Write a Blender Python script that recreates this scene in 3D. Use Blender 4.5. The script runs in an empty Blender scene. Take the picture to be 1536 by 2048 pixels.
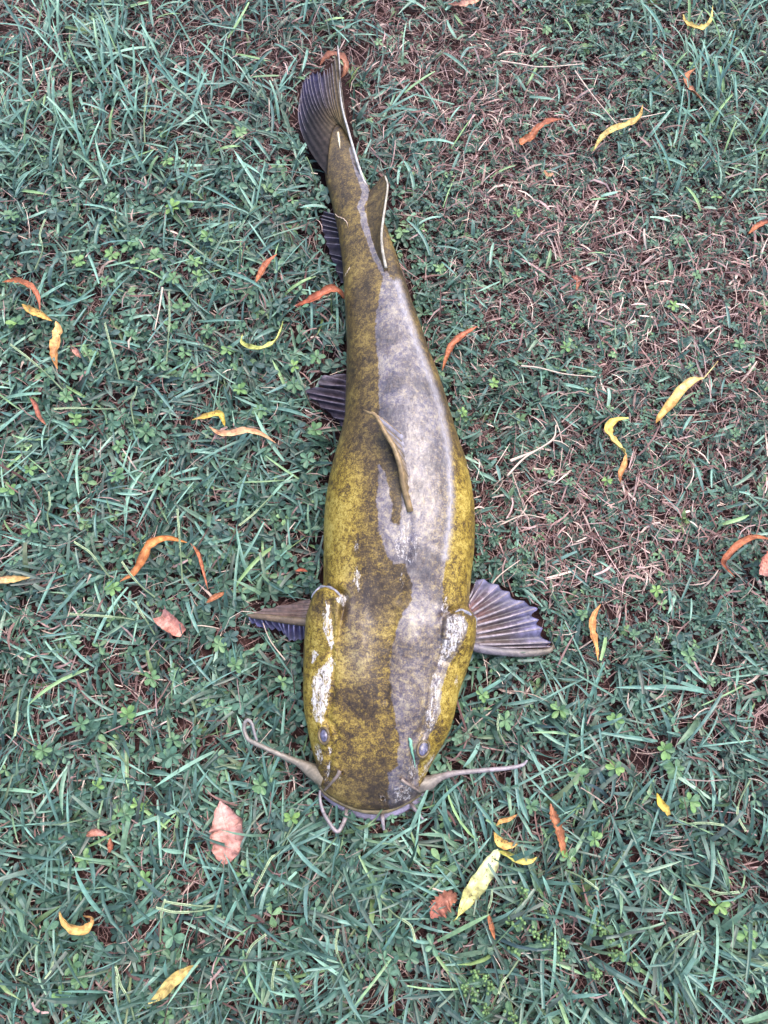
import bpy, math, random
import numpy as np
from mathutils import Vector
rng = np.random.default_rng(7)
random.seed(7)
scene = bpy.context.scene
COL = scene.collection

# ------------------------------------------------------------------ camera
CAM_H, TILT, FPX = 1.0, math.radians(15.5), 1490.0        # photo scale 1536 x 2048
cam_d = bpy.data.cameras.new('camera')
cam = bpy.data.objects.new('camera', cam_d); COL.objects.link(cam)
cam.location = (0, 0, CAM_H); cam.rotation_euler = (TILT, 0, 0)
cam_d.sensor_fit = 'VERTICAL'; cam_d.angle_y = 2*math.atan(1024/FPX)
cam_d.clip_start = 0.01; cam_d.clip_end = 600
scene.camera = cam

# ------------------------------------------------------------------ sky, sun, exposure
SUN_EL, SUN_AZ = math.radians(66), math.radians(45)       # azimuth clockwise from +Y
world = bpy.data.worlds.new('World'); scene.world = world; world.use_nodes = True
wn = world.node_tree; bg = wn.nodes['Background']
sky = wn.nodes.new('ShaderNodeTexSky'); sky.sky_type = 'NISHITA'; sky.sun_disc = False
sky.sun_elevation = SUN_EL; sky.sun_rotation = SUN_AZ
sky.air_density = 1.0; sky.dust_density = 4.0; sky.ozone_density = 1.0
wn.links.new(sky.outputs[0], bg.inputs[0]); bg.inputs[1].default_value = 0.15
sun_d = bpy.data.lights.new('sun', 'SUN'); sun_d.energy = 0.6; sun_d.angle = math.radians(60)
sun_d.color = (1.0, 0.95, 0.9)
sun = bpy.data.objects.new('sun', sun_d); COL.objects.link(sun)
sd = Vector((math.sin(SUN_AZ)*math.cos(SUN_EL), math.cos(SUN_AZ)*math.cos(SUN_EL), math.sin(SUN_EL)))
sun.rotation_euler = sd.to_track_quat('Z', 'Y').to_euler(); sun.location = sd*5
vs = scene.view_settings
vs.view_transform = 'Standard'; vs.look = 'None'; vs.gamma = 1.0; vs.exposure = 2.1
vs.use_curve_mapping = False
scene.cycles.max_bounces = 6; scene.cycles.use_denoising = True

# ------------------------------------------------------------------ helpers
def at(px, py, z=0.0):
    """photo pixel -> point on the horizontal plane at height z"""
    px = np.asarray(px, float); py = np.asarray(py, float); z = np.asarray(z, float)
    dx = (px-768)/FPX; dy = (1024-py)/FPX
    c, s = math.cos(TILT), math.sin(TILT)
    wx = dx; wy = dy*c + s; wz = dy*s - c
    t = (z-CAM_H)/wz
    return np.stack([wx*t, wy*t, z+0*t], -1)

def proj(P):
    P = np.asarray(P, float); c, s = math.cos(TILT), math.sin(TILT)
    x = P[..., 0]; y = P[..., 1]; z = P[..., 2]-CAM_H
    yc = y*c + z*s; zc = -y*s + z*c
    return 768 + FPX*x/(-zc), 1024 - FPX*yc/(-zc)

def lerp(a, b, t): return a + (b-a)*t
def smooth(a, b, x):
    t = np.clip((x-a)/(b-a), 0, 1); return t*t*(3-2*t)

def vnoise(x, y, seed=0):
    xi = np.floor(x).astype(np.int64); yi = np.floor(y).astype(np.int64)
    xf = x-xi; yf = y-yi
    def h(i, j):
        n = (i*374761393 + j*668265263 + seed*1442695041) & 0xffffffff
        n = ((n ^ (n >> 13))*1274126177) & 0xffffffff
        return ((n ^ (n >> 16)) & 0xffff)/65535.0
    u = xf*xf*(3-2*xf); v = yf*yf*(3-2*yf)
    return lerp(lerp(h(xi, yi), h(xi+1, yi), u), lerp(h(xi, yi+1), h(xi+1, yi+1), u), v)
def fbm(x, y, seed=0, o=3):
    s = 0; a = .5; t = 0
    for k in range(o):
        s = s + a*vnoise(x*2**k, y*2**k, seed+k*17); t += a; a *= .5
    return s/t

def sdist(poly, X, Y):
    """signed pixel distance, positive inside"""
    poly = np.asarray(poly, float); n = len(poly)
    best = np.full(X.shape, 1e9); inside = np.zeros(X.shape, bool)
    for i in range(n):
        ax, ay = poly[i]; bx, by = poly[(i+1) % n]
        ex, ey = bx-ax, by-ay
        t = np.clip(((X-ax)*ex + (Y-ay)*ey)/(ex*ex+ey*ey+1e-9), 0, 1)
        best = np.minimum(best, (X-ax-t*ex)**2 + (Y-ay-t*ey)**2)
        cond = ((ay > Y) != (by > Y))
        with np.errstate(divide='ignore', invalid='ignore'):
            xi = ax + (Y-ay)*ex/(ey if ey != 0 else 1e-9)
        inside ^= cond & (X < xi)
    d = np.sqrt(best)
    return np.where(inside, d, -d)

def ldist(line, X, Y):
    best = np.full(X.shape, 1e9)
    for (ax, ay), (bx, by) in zip(line[:-1], line[1:]):
        ex, ey = bx-ax, by-ay
        t = np.clip(((X-ax)*ex + (Y-ay)*ey)/(ex*ex+ey*ey+1e-9), 0, 1)
        best = np.minimum(best, (X-ax-t*ex)**2 + (Y-ay-t*ey)**2)
    return np.sqrt(best)

def crom(pts, n):
    """Catmull-Rom resample, any dimension"""
    P = np.asarray(pts, float)
    if len(P) < 3:
        t = np.linspace(0, 1, n)[:, None]; return P[0]*(1-t) + P[-1]*t
    Q = np.vstack([2*P[0]-P[1], P, 2*P[-1]-P[-2]])
    u = np.linspace(0, len(P)-1, n); i = np.minimum(u.astype(int), len(P)-2); f = (u-i)[:, None]
    a, b, c, d = Q[i], Q[i+1], Q[i+2], Q[i+3]
    return .5*(2*b + (c-a)*f + (2*a-5*b+4*c-d)*f**2 + (3*b-a-3*c+d)*f**3)

def link(o, parent=None):
    COL.objects.link(o)
    if parent is not None: o.parent = parent
    return o

def raw_mesh(name, V, F, mat=None, col=None, smooth_shade=True, attrs=None):
    """V (n,3); F (m,k) constant-size faces, or list of such arrays"""
    V = np.ascontiguousarray(V, np.float32).reshape(-1, 3)
    Fs = F if isinstance(F, list) else [F]
    me = bpy.data.meshes.new(name)
    me.vertices.add(len(V)); me.vertices.foreach_set('co', V.ravel())
    loops = np.concatenate([np.asarray(f, np.int32).ravel() for f in Fs])
    starts = []; o = 0
    for f in Fs:
        f = np.asarray(f); k = f.shape[1]
        starts.append(o + np.arange(len(f))*k); o += f.size
    starts = np.concatenate(starts).astype(np.int32)
    me.loops.add(len(loops)); me.loops.foreach_set('vertex_index', loops)
    me.polygons.add(len(starts)); me.polygons.foreach_set('loop_start', starts)
    me.polygons.foreach_set('use_smooth', np.full(len(starts), smooth_shade))
    if col is not None:
        ca = me.color_attributes.new('Col', 'FLOAT_COLOR', 'POINT')
        c4 = np.ones((len(V), 4), np.float32); c4[:, :3] = np.asarray(col).reshape(-1, 3)
        ca.data.foreach_set('color', c4.ravel())
    for k, a in (attrs or {}).items():
        at_ = me.attributes.new(k, 'FLOAT', 'POINT'); at_.data.foreach_set('value', np.asarray(a, np.float32).ravel())
    me.update(calc_edges=True)
    if mat: me.materials.append(mat)
    return me

def mesh_obj(name, V, F, mat, parent=None, **kw):
    return link(bpy.data.objects.new(name, raw_mesh(name, V, F, mat, **kw)), parent)

def tag(o, label=None, cat=None, group=None, kind=None):
    if label: o['label'] = label
    if cat: o['category'] = cat
    if group: o['group'] = group
    if kind: o['kind'] = kind
    return o

def empty(name, loc=(0, 0, 0)):
    o = bpy.data.objects.new(name, None); o.location = loc; o.empty_display_size = .02
    return link(o)

def grid_faces(n, m, wrap=False):
    i = np.arange(n-1)[:, None]; j = np.arange(m if wrap else m-1)[None, :]
    j2 = (j+1) % m
    return np.stack([i*m+j, i*m+j2, (i+1)*m+j2, (i+1)*m+j], -1).reshape(-1, 4)

def tube(path, rad, k=8, squash=1.0):
    """closed tapered tube round a path; returns V, [quads, caps]"""
    P = np.asarray(path, float); n = len(P); rad = np.broadcast_to(rad, (n,))
    T = np.gradient(P, axis=0); T /= np.linalg.norm(T, axis=1, keepdims=True)+1e-12
    up = np.array([0, 0, 1.0]); A = np.cross(T, up); A /= np.linalg.norm(A, axis=1, keepdims=True)+1e-9
    B = np.cross(A, T)
    th = np.arange(k)*2*np.pi/k
    V = P[:, None] + rad[:, None, None]*(np.cos(th)[None, :, None]*A[:, None] + squash*np.sin(th)[None, :, None]*B[:, None])
    caps = np.array([list(range(k))[::-1], [(n-1)*k+j for j in range(k)]])
    return V.reshape(-1, 3), [grid_faces(n, k, True), caps]

# ------------------------------------------------------------------ materials
def new_mat(name):
    m = bpy.data.materials.new(name); m.use_nodes = True
    nt = m.node_tree; b = nt.nodes['Principled BSDF']
    return m, nt, b
def node(nt, t, **kw):
    n = nt.nodes.new(t)
    for k, v in kw.items(): setattr(n, k, v)
    return n
def noise(nt, scale, detail=4, rough=.55, vec=None, dist=0):
    n = node(nt, 'ShaderNodeTexNoise'); n.inputs['Scale'].default_value = scale
    n.inputs['Detail'].default_value = detail; n.inputs['Roughness'].default_value = rough
    n.inputs['Distortion'].default_value = dist
    if vec is not None: nt.links.new(vec, n.inputs['Vector'])
    return n
def ramp(nt, fac, stops):
    r = node(nt, 'ShaderNodeValToRGB'); el = r.color_ramp.elements
    while len(el) < len(stops): el.new(.5)
    for e, (p, c) in zip(el, stops): e.position = p; e.color = (*c, 1) if len(c) == 3 else c
    nt.links.new(fac, r.inputs[0]); return r
def mixc(nt, fac, a, b, mode='MIX'):
    m = node(nt, 'ShaderNodeMix', data_type='RGBA', blend_type=mode)
    for s, v in ((m.inputs[0], fac), (m.inputs[6], a), (m.inputs[7], b)):
        if isinstance(v, bpy.types.NodeSocket): nt.links.new(v, s)
        else: s.default_value = v if not isinstance(v, tuple) else (*v, 1)
    return m.outputs[2]
def math_n(nt, op, a, b=None, clamp=False):
    m = node(nt, 'ShaderNodeMath', operation=op, use_clamp=clamp)
    for s, v in zip(m.inputs, (a, b)):
        if v is None: continue
        if isinstance(v, bpy.types.NodeSocket): nt.links.new(v, s)
        else: s.default_value = v
    return m.outputs[0]
def attr(nt, name, out='Fac'):
    a = node(nt, 'ShaderNodeAttribute', attribute_name=name); return a.outputs[out]
def bump(nt, b, h, strength, dist):
    bp = node(nt, 'ShaderNodeBump'); bp.inputs['Strength'].default_value = strength
    bp.inputs['Distance'].default_value = dist
    nt.links.new(h, bp.inputs['Height']); nt.links.new(bp.outputs[0], b.inputs['Normal'])

def plant_material(name, rough=.42, spec=.5, nscale=90, amp=.35, trans=.0):
    m, nt, b = new_mat(name)
    geo = node(nt, 'ShaderNodeNewGeometry')
    n = noise(nt, nscale, 3, vec=geo.outputs['Position'])
    r = ramp(nt, n.outputs[0], [(.3, (1-amp,)*3), (.7, (1+amp*.6,)*3)])
    c = mixc(nt, 1.0, attr(nt, 'Col', 'Color'), r.outputs[0], 'MULTIPLY')
    nt.links.new(c, b.inputs['Base Color'])
    b.inputs['Roughness'].default_value = rough; b.inputs['Specular IOR Level'].default_value = spec
    if trans:
        tr = node(nt, 'ShaderNodeBsdfTranslucent'); nt.links.new(c, tr.inputs[0])
        mx = node(nt, 'ShaderNodeMixShader'); mx.inputs[0].default_value = trans
        nt.links.new(b.outputs[0], mx.inputs[1]); nt.links.new(tr.outputs[0], mx.inputs[2])
        nt.links.new(mx.outputs[0], nt.nodes['Material Output'].inputs[0])
    return m
M_GRASS = plant_material('grass_blade', .40, .38, 120, .3, .2)
M_CLOVER = plant_material('clover_leaf', .48, .32, 200, .3, .12)
M_THATCH = plant_material('dry_thatch', .7, .25, 150, .35)
M_STRAW = plant_material('pale_straw', .55, .4, 150, .25)

def leaf_material(name, spots, spot_col=(.05, .02, .01)):
    m, nt, b = new_mat(name)
    tc = node(nt, 'ShaderNodeTexCoord')
    n = noise(nt, 140, 5, .6, tc.outputs['Object'])
    r = ramp(nt, n.outputs[0], [(.30, (.42, .38, .36)), (.45, (.85, .83, .82)), (.56, (1.0, 1.0, 1.0)), (.72, (1.35, 1.32, 1.3))])
    c = mixc(nt, 1.0, attr(nt, 'Col', 'Color'), r.outputs[0], 'MULTIPLY')
    bl = noise(nt, 38, 3, .6, tc.outputs['Object'])
    br = ramp(nt, bl.outputs[0], [(.35, (.62, .55, .5)), (.5, (1, 1, 1)), (.68, (1.2, 1.22, 1.28))])
    c = mixc(nt, 1.0, c, br.outputs[0], 'MULTIPLY')
    if spots:
        v = node(nt, 'ShaderNodeTexVoronoi'); v.inputs['Scale'].default_value = 230
        nt.links.new(tc.outputs['Object'], v.inputs['Vector'])
        s = ramp(nt, v.outputs['Distance'], [(.0, (1, 1, 1)), (.16, (1, 1, 1)), (.26, (0, 0, 0))])
        nn = noise(nt, 60, 2, vec=tc.outputs['Object'])
        gate = ramp(nt, nn.outputs[0], [(.52-.12*spots, (0, 0, 0)), (.62-.1*spots, (1, 1, 1))])
        f = math_n(nt, 'MULTIPLY', s.outputs[0], gate.outputs[0])
        c = mixc(nt, f, c, spot_col)
    nt.links.new(c, b.inputs['Base Color'])
    b.inputs['Roughness'].default_value = .48; b.inputs['Specular IOR Level'].default_value = .4
    bump(nt, b, n.outputs[0], .7, .003)
    return m
M_LEAF = leaf_material('fallen_leaf', 0)
M_LEAF_SPOT = leaf_material('spotted_fallen_leaf', 1.0)

# ------------------------------------------------------------------ ground
m, nt, b = new_mat('soil')
geo = node(nt, 'ShaderNodeNewGeometry')
n1 = noise(nt, 45, 6, .65, geo.outputs['Position']); n2 = noise(nt, 7, 4, .6, geo.outputs['Position'])
soil = ramp(nt, n1.outputs[0], [(.3, (.008, .004, .004)), (.55, (.028, .012, .012)), (.75, (.06, .03, .027))])
lawn = ramp(nt, n2.outputs[0], [(.35, (.028, .05, .032)), (.6, (.05, .075, .045)), (.75, (.10, .075, .06))])
ln = node(nt, 'ShaderNodeVectorMath', operation='LENGTH'); nt.links.new(geo.outputs['Position'], ln.inputs[0])
far = ramp(nt, math_n(nt, 'MULTIPLY', ln.outputs['Value'], .25), [(.32, (0, 0, 0)), (.5, (1, 1, 1))])
nt.links.new(mixc(nt, far.outputs[0], soil.outputs[0], lawn.outputs[0]), b.inputs['Base Color'])
b.inputs['Roughness'].default_value = .9; b.inputs['Specular IOR Level'].default_value = .2
bump(nt, b, n1.outputs[0], .9, .012)
g = np.array([[-250, -250, 0], [250, -250, 0], [250, 250, 0], [-250, 250, 0]], float)
tag(mesh_obj('ground', g, np.array([[0, 1, 2, 3]]), m), kind='structure')

# ------------------------------------------------------------------ the catfish
LEFT = [(216,670),(240,658),(285,647),(330,648),(360,651),(399,661.6),(444,672),(467,677),(526,685),(576,688),(634,691),
        (693,694),(737,693.5),(781,692),(839,690),(878,680),(943,662),(1008,651),(1057,648),(1138,648),(1170,648),
        (1177,645),(1183,635),(1190,629),(1235,614),(1280,610),(1312,608),(1385,607),(1426,609.5),(1458,616),(1495,623),
        (1527,633),(1555,637),(1572,641),(1586,650),(1604,678),(1615,702),(1621,720),(1626,742)]
RIGHT = [(216,676),(262,696),(308,709),(353,723),(381,738),(420,756),(453,769),(473,778),(517,793),(561,808),(614,825),
         (664,843),(716,860),(757,877),(804,892),(845,904),(891,918),(926,931),(965,940),(1008,947),(1057,949),(1105,947),
         (1154,941),(1213,936),(1222,938),(1231,945),(1246,951),(1285,949),(1321,940),(1353,929),(1385,917),(1426,909),
         (1467,897),(1490,884),(1522,866),(1548,852),(1570,852),(1581,848),(1595,833),(1611,806),(1621,780),(1626,752)]
ZTOP = [(216,.016),(240,.026),(262,.033),(300,.041),(380,.058),(450,.070),(550,.086),(700,.115),(850,.142),(1000,.154),(1100,.146),(1250,.124),
        (1400,.104),(1500,.086),(1550,.070),(1600,.050),(1615,.040),(1626,.024)]
SKEW = [(216,.25),(380,.45),(550,.40),(700,.22),(900,.05),(1050,.04),(1200,0),(1626,0)]
NEXP = [(216,2.0),(600,2.1),(1000,2.15),(1200,2.5),(1400,2.7),(1626,2.4)]
def tab(t, y): t = np.asarray(t, float); return np.interp(y, t[:, 0], t[:, 1])

def gauss(v, s):
    k = np.exp(-.5*(np.arange(-3*s, 3*s+1)/s)**2); k /= k.sum()
    return np.convolve(np.pad(v, len(k)//2, mode='edge'), k, 'valid')
yy = np.concatenate([np.linspace(216, 1560, 640, endpoint=False), 1560+66*np.sin(np.linspace(0, np.pi/2, 110))])
yy = np.sort(np.unique(np.round(yy, 3)))
yu = np.arange(216, 1627, 1.0)
def smt(t, s_): return np.interp(yy, yu, gauss(tab(t, yu), s_))
end = smooth(1600, 1622, yy)
lx = lerp(smt(LEFT, 4), tab(LEFT, yy), end); rx = lerp(smt(RIGHT, 4), tab(RIGHT, yy), end)
zt = lerp(smt(ZTOP, 24), tab(ZTOP, yy), smooth(1590, 1615, yy))
zb = np.full_like(yy, .006) + .008*smooth(1590, 1626, yy) + .004*smooth(330, 216, yy)
zw = zb + .40*(zt-zb)
sk = smt(SKEW, 25); ne = smt(NEXP, 25)
PL = at(lx, yy, zw); PR = at(rx, yy, zw)
NT = 280
th = np.linspace(0, 2*np.pi, NT, endpoint=False)
# more vertices on the visible upper half
th = np.where(th < 2*np.pi*.72, th/.72*.5, .5 + (th-2*np.pi*.72)/(.28)*.5/1.0)
th = np.concatenate([np.linspace(0, np.pi, 210, endpoint=False), np.linspace(np.pi, 2*np.pi, 70, endpoint=False)])
ct, st = np.cos(th), np.sin(th)
def sp(v, p): return np.sign(v)*np.abs(v)**p
X = sp(ct[None, :], 2/ne[:, None]); S = sp(st[None, :], 2/ne[:, None])
X = np.where(S > 0, X + sk[:, None]*(1-X**2)*np.clip(S, 0, 1), X)
Z = np.where(S > 0, zw[:, None] + (zt-zw)[:, None]*S, zw[:, None] + (zw-zb)[:, None]*S*.98)
mid = (PL+PR)/2; hw = (PR-PL)/2
B = mid[:, None, :] + hw[:, None, :]*X[..., None]
B[..., 2] = Z
UP = np.clip(S, 0, 1)
px, py = proj(B)
# relief on the upper side (real shape)
FLAP_L = [(600,1330),(604,1240),(622,1195),(634,1181),(650,1174),(668,1180),(686,1196),(682,1215),(676,1260),(672,1330)]
FLAP_R = [(960,1330),(958,1245),(946,1229),(926,1219),(905,1226),(888,1238),(884,1270),(890,1330)]
dz = np.zeros_like(px)
for fl in (FLAP_L, FLAP_R):
    d = sdist(fl, px, py)
    fade = smooth(1335, 1240, py)
    dz += .011*smooth(-3, 4, d)*fade*smooth(0, .5, UP)
    dz -= .010*np.exp(-((d+5)/7)**2)*smooth(1250, 1215, py)*UP
for ex, ey in ((648,1472),(846.5,1497)):
    dd = np.hypot((px-ex)/15, (py-ey)/20); dz += .0065*np.exp(-dd**2)*smooth(0, .4, UP)
    dz -= .0025*np.exp(-((dd-1.7)/.4)**2)*UP
GROOVES = [([(662,1205),(668,1280),(664,1312),(668,1370),(655,1440),(662,1500),(655,1560)], 6, .0035),
           ([(900,1240),(890,1300),(868,1360),(856,1430),(832,1490),(828,1560)], 7, .0035),
           ([(790,1225),(778,1300),(772,1400)], 9, .0025), ([(612,1340),(640,1310),(662,1300)], 6, .003),
           ([(935,1350),(910,1330),(888,1320)], 6, .002),
           ([(820,1030),(815,1120),(800,1200)], 8, .002), ([(770,560),(800,700),(815,850)], 30, -.001)]
for ln_, w, a in GROOVES:
    dz -= a*np.exp(-(ldist(ln_, px, py)/w)**2)*smooth(0, .5, UP)
dz += .004*np.exp(-(ldist([(720,1260),(735,1400)], px, py)/26)**2)*UP + .004*np.exp(-(ldist([(830,1260),(815,1400)], px, py)/24)**2)*UP
for nx, ny_, r in ((803,1579,5),(764.5,1597,4),(684,1546,5)):
    dd = np.hypot(px-nx, py-ny_)/r; dz += .0022*np.exp(-((dd-1.1)/.45)**2) - .002*np.exp(-(dd/.6)**2)
dz += (fbm(px/22, py/34, 3)-.5)*.0022*smooth(.1, .6, UP)*smooth(230, 400, py)
dz += (fbm(px/5, py/7, 9)-.5)*.0009*smooth(.1, .6, UP)*smooth(1150, 1300, py)
B[..., 2] += dz*smooth(1626, 1604, yy)[:, None]
px, py = proj(B)
FISH_TOP = (B[:, :210].reshape(-1, 3), px[:, :210].ravel(), py[:, :210].ravel())
def surf(x, y):
    i = np.argmin((FISH_TOP[1]-x)**2 + (FISH_TOP[2]-y)**2); return FISH_TOP[0][i].copy()

# sky sheen painted into skin colour and gloss; dried slime lying on the skin
W1 = (fbm(px/16, py/16, 21, 4)-.5)*16 + (fbm(px/4, py/4, 27, 2)-.5)*6
W2 = (fbm(px/10, py/14, 31, 4)-.5)*13 + (fbm(px/3, py/3, 37, 2)-.5)*7
SKY_SHEEN = [(772,548),(760,580),(752,640),(753,690),(757,740),(757,800),(759,850),(778,880),(796,930),(806,1000),(800,1050),
       (782,1045),(783,1000),(770,945),(757,930),(753,1000),(757,1060),(774,1110),(786,1128),(812,1128),(822,1160),(824,1200),
       (803,1228),(790,1270),(778,1330),(783,1400),(797,1470),(796,1530),(776,1548),(776,1622),(812,1612),(838,1590),
       (836,1530),(845,1495),(868,1460),(880,1420),(884,1370),(898,1330),(925,1290),(938,1252),(926,1232),(900,1226),
       (886,1205),(886,1160),(893,1110),(900,1060),(903,1000),(900,940),(893,880),(880,820),(860,760),(836,700),(812,630),(792,565)]
wet = smooth(-5, 5, sdist(SKY_SHEEN, px, py) + W1*.5)
RIDGE = [(704,300),(716,340),(733,384),(721,412),(732,455),(750,508),(772,552)]  # light along the tail ridge, painted as a lavender streak
wet = np.maximum(wet, smooth(9, 5, ldist(RIDGE, px, py) + W1*.3)*.95)
sheen_rim = np.exp(-((ldist([(795,565),(815,630),(839,700),(862,760),(882,820),(894,880),(900,940),(902,1000),(898,1060),(890,1115)], px, py)+W1*.25)/7)**2)  # bright border of the sky sheen, lightened in the skin colour
CR = [[(650,1200),(660,1215),(664,1250),(670,1285),(662,1308),(652,1275),(645,1255)], [(620,1298),(640,1300),(628,1328),(622,1326)],
      [(664,1308),(668,1330),(662,1372),(655,1405),(650,1430),(644,1456),(630,1440),(622,1405),(624,1360),(634,1338),(650,1325)],
      [(629,1486),(640,1488),(647,1522),(640,1530),(630,1512)], [(655,1490),(663,1492),(662,1525),(655,1555),(651,1548),(658,1520)],
      [(668,1196),(690,1184),(697,1195),(687,1215)], [(713,1120),(720,1150),(719,1188),(705,1165)], [(707,1072),(719,1090),(715,1110),(709,1092)],
      [(672,1535),(684,1532),(682,1560),(668,1570),(672,1552)], [(650,1556),(662,1560),(655,1580),(648,1575)],
      [(862,1345),(880,1345),(884,1370),(876,1425),(862,1462),(846,1472),(852,1430),(860,1390)],
      [(895,1230),(928,1232),(935,1255),(918,1290),(890,1325),(874,1335),(882,1290),(892,1260)], [(908,1350),(920,1345),(916,1372),(910,1375)],
      [(846,1530),(866,1505),(872,1512),(850,1550),(838,1560)], [(786,1575),(806,1562),(826,1572),(820,1600),(790,1606)], [(758,1590),(772,1592),(771,1604),(759,1602)],
      [(826,1500),(836,1500),(832,1550),(822,1565),(816,1545)],[(800,1140),(812,1150),(806,1180),(797,1165)],[(788,1060),(822,1040),(845,1075),(830,1130),(800,1120),(784,1095)],
      [(893,1180),(898,1225),(886,1232),(880,1215)],[(822,880),(852,870),(866,900),(850,980),(832,990)]]
CRA = [1,1,1,.9,1,1,.8,.8,.5,.6,.75,.9,.7,.75,.7,.6,.6,.6,.5,.8,.25]
dried = np.zeros_like(px)
for p_, a in zip(CR, CRA): dried = np.maximum(dried, a*smooth(-4, 4, sdist(p_, px, py) + W2*.6))

midf = np.exp(-((px-720)/34)**2 - ((py-1300)/75)**2) + .6*np.exp(-((px-700)/10)**2-((py-1200)/60)**2)
faint_sheen = np.clip(.55*midf + .25*np.exp(-((px-735)/12)**2-((py-1200)/50)**2), 0, .7)  # weak sheen on the head centre, painted pale as well
# skin tint fields (the fish's own colouring)
cw = (lx+rx)[:, None]/2; hwid = np.maximum((rx-lx)[:, None]/2, 8)
side = np.abs(px-cw)/hwid
yel = smooth(820, 1010, py)*(.35+.65*smooth(.35, .8, side))*smooth(1260, 1150, py)
yel = np.maximum(yel, smooth(1180, 1280, py)*(.55+.3*smooth(.3, .9, side))*smooth(1640, 1480, py))
yel = np.maximum(yel, .18*smooth(300, 420, py))
back = np.exp(-((px-lerp(cw, cw+12, .5))/46)**2)*smooth(700, 900, py)*smooth(1260, 1160, py)
back += .5*np.exp(-((px-745)/60)**2)*smooth(1330, 1420, py)*smooth(1660, 1560, py)
V = B.reshape(-1, 3); ns = len(yy); nth = len(th)
caps = np.array([np.arange(nth)[::-1], (ns-1)*nth+np.arange(nth)])
# skin shader
m, nt, b = new_mat('catfish_skin'); M_SKIN = m
tc = node(nt, 'ShaderNodeTexCoord'); OC = tc.outputs['Object']
big = noise(nt, 24, 4, .6, OC, .4); mid_ = noise(nt, 150, 6, .68, OC, .5); fine = noise(nt, 520, 4, .65, OC)
mp = node(nt, 'ShaderNodeMapping'); mp.inputs['Scale'].default_value = (1.6, .45, 1); nt.links.new(OC, mp.inputs['Vector'])
strk = noise(nt, 230, 5, .65, mp.outputs[0], .8)
vo = node(nt, 'ShaderNodeTexVoronoi'); vo.inputs['Scale'].default_value = 300; nt.links.new(OC, vo.inputs['Vector'])
A_y, A_b, A_w, A_d, A_m = (attr(nt, k) for k in ('yellow', 'back', 'wet', 'dried', 'faint_sheen'))
t = math_n(nt, 'ADD', math_n(nt, 'MULTIPLY', big.outputs[0], .42), math_n(nt, 'MULTIPLY', mid_.outputs[0], .58))
t = math_n(nt, 'ADD', t, math_n(nt, 'MULTIPLY', math_n(nt, 'SUBTRACT', fine.outputs[0], .5), .46))
t = math_n(nt, 'ADD', t, math_n(nt, 'MULTIPLY', math_n(nt, 'SUBTRACT', A_y, .45), .10))
t = math_n(nt, 'SUBTRACT', t, math_n(nt, 'MULTIPLY', A_b, .075))
olive = ramp(nt, t, [(.38, (.018, .012, .008)), (.45, (.048, .030, .012)), (.51, (.110, .072, .014)), (.575, (.205, .142, .024)), (.66, (.30, .23, .06))])
brown = ramp(nt, t, [(.36, (.022, .015, .011)), (.45, (.052, .035, .018)), (.54, (.100, .068, .027)), (.66, (.165, .118, .046))])
base = mixc(nt, math_n(nt, 'MULTIPLY', A_y, 1.3, True), brown.outputs[0], olive.outputs[0])
spk = ramp(nt, vo.outputs['Distance'], [(.0, (1, 1, 1)), (.14, (1, 1, 1)), (.26, (0, 0, 0))])
spg = ramp(nt, mid_.outputs[0], [(.46, (0, 0, 0)), (.54, (1, 1, 1))])
base = mixc(nt, math_n(nt, 'MULTIPLY', math_n(nt, 'MULTIPLY', spk.outputs[0], spg.outputs[0]), .75), base, (.018, .011, .009))
# sheen and dried slime edges broken by fine noise
sheen_f = math_n(nt, 'ADD', A_w, math_n(nt, 'MULTIPLY', math_n(nt, 'SUBTRACT', strk.outputs[0], .5), 1.3))
sheen_r = ramp(nt, sheen_f, [(.34, (0, 0, 0)), (.66, (1, 1, 1))]).outputs[0]
dry_f = math_n(nt, 'ADD', A_d, math_n(nt, 'MULTIPLY', math_n(nt, 'SUBTRACT', strk.outputs[0], .5), 2.0))
dry_f = math_n(nt, 'ADD', dry_f, math_n(nt, 'MULTIPLY', math_n(nt, 'SUBTRACT', fine.outputs[0], .5), 1.0))
dry_r = ramp(nt, dry_f, [(.46, (0, 0, 0)), (.95, (1, 1, 1))]).outputs[0]
sf = math_n(nt, 'ADD', math_n(nt, 'MULTIPLY', mid_.outputs[0], .42), math_n(nt, 'MULTIPLY', fine.outputs[0], .24))
sf = math_n(nt, 'ADD', sf, math_n(nt, 'MULTIPLY', big.outputs[0], .34))
sheen_col = ramp(nt, sf, [(.42, (.026, .021, .052)), (.485, (.070, .060, .100)), (.54, (.130, .114, .132)), (.60, (.22, .195, .165))])  # lavender grey of the reflected sky, laid over the skin colour
sheen = math_n(nt, 'MAXIMUM', sheen_r, A_m)
patch = ramp(nt, big.outputs[0], [(.38, (.35, .35, .35)), (.62, (.95, .95, .95))]).outputs[0]
base = mixc(nt, math_n(nt, 'MULTIPLY', math_n(nt, 'MULTIPLY', sheen, patch), .72), base, sheen_col.outputs[0])
base = mixc(nt, math_n(nt, 'MULTIPLY', math_n(nt, 'MULTIPLY', attr(nt, 'sheen_rim'), strk.outputs[0]), .95, True), base, (.30, .29, .33))
base = mixc(nt, math_n(nt, 'MULTIPLY', dry_r, .9), base, (.50, .475, .48))
nt.links.new(base, b.inputs['Base Color'])
gl = math_n(nt, 'MULTIPLY', sheen, math_n(nt, 'ADD', math_n(nt, 'MULTIPLY', strk.outputs[0], 2.6), -.62), True)
rg = node(nt, 'ShaderNodeMapRange'); nt.links.new(gl, rg.inputs[0]); rg.inputs[3].default_value = .45; rg.inputs[4].default_value = .36
nt.links.new(rg.outputs[0], b.inputs['Roughness'])
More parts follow.
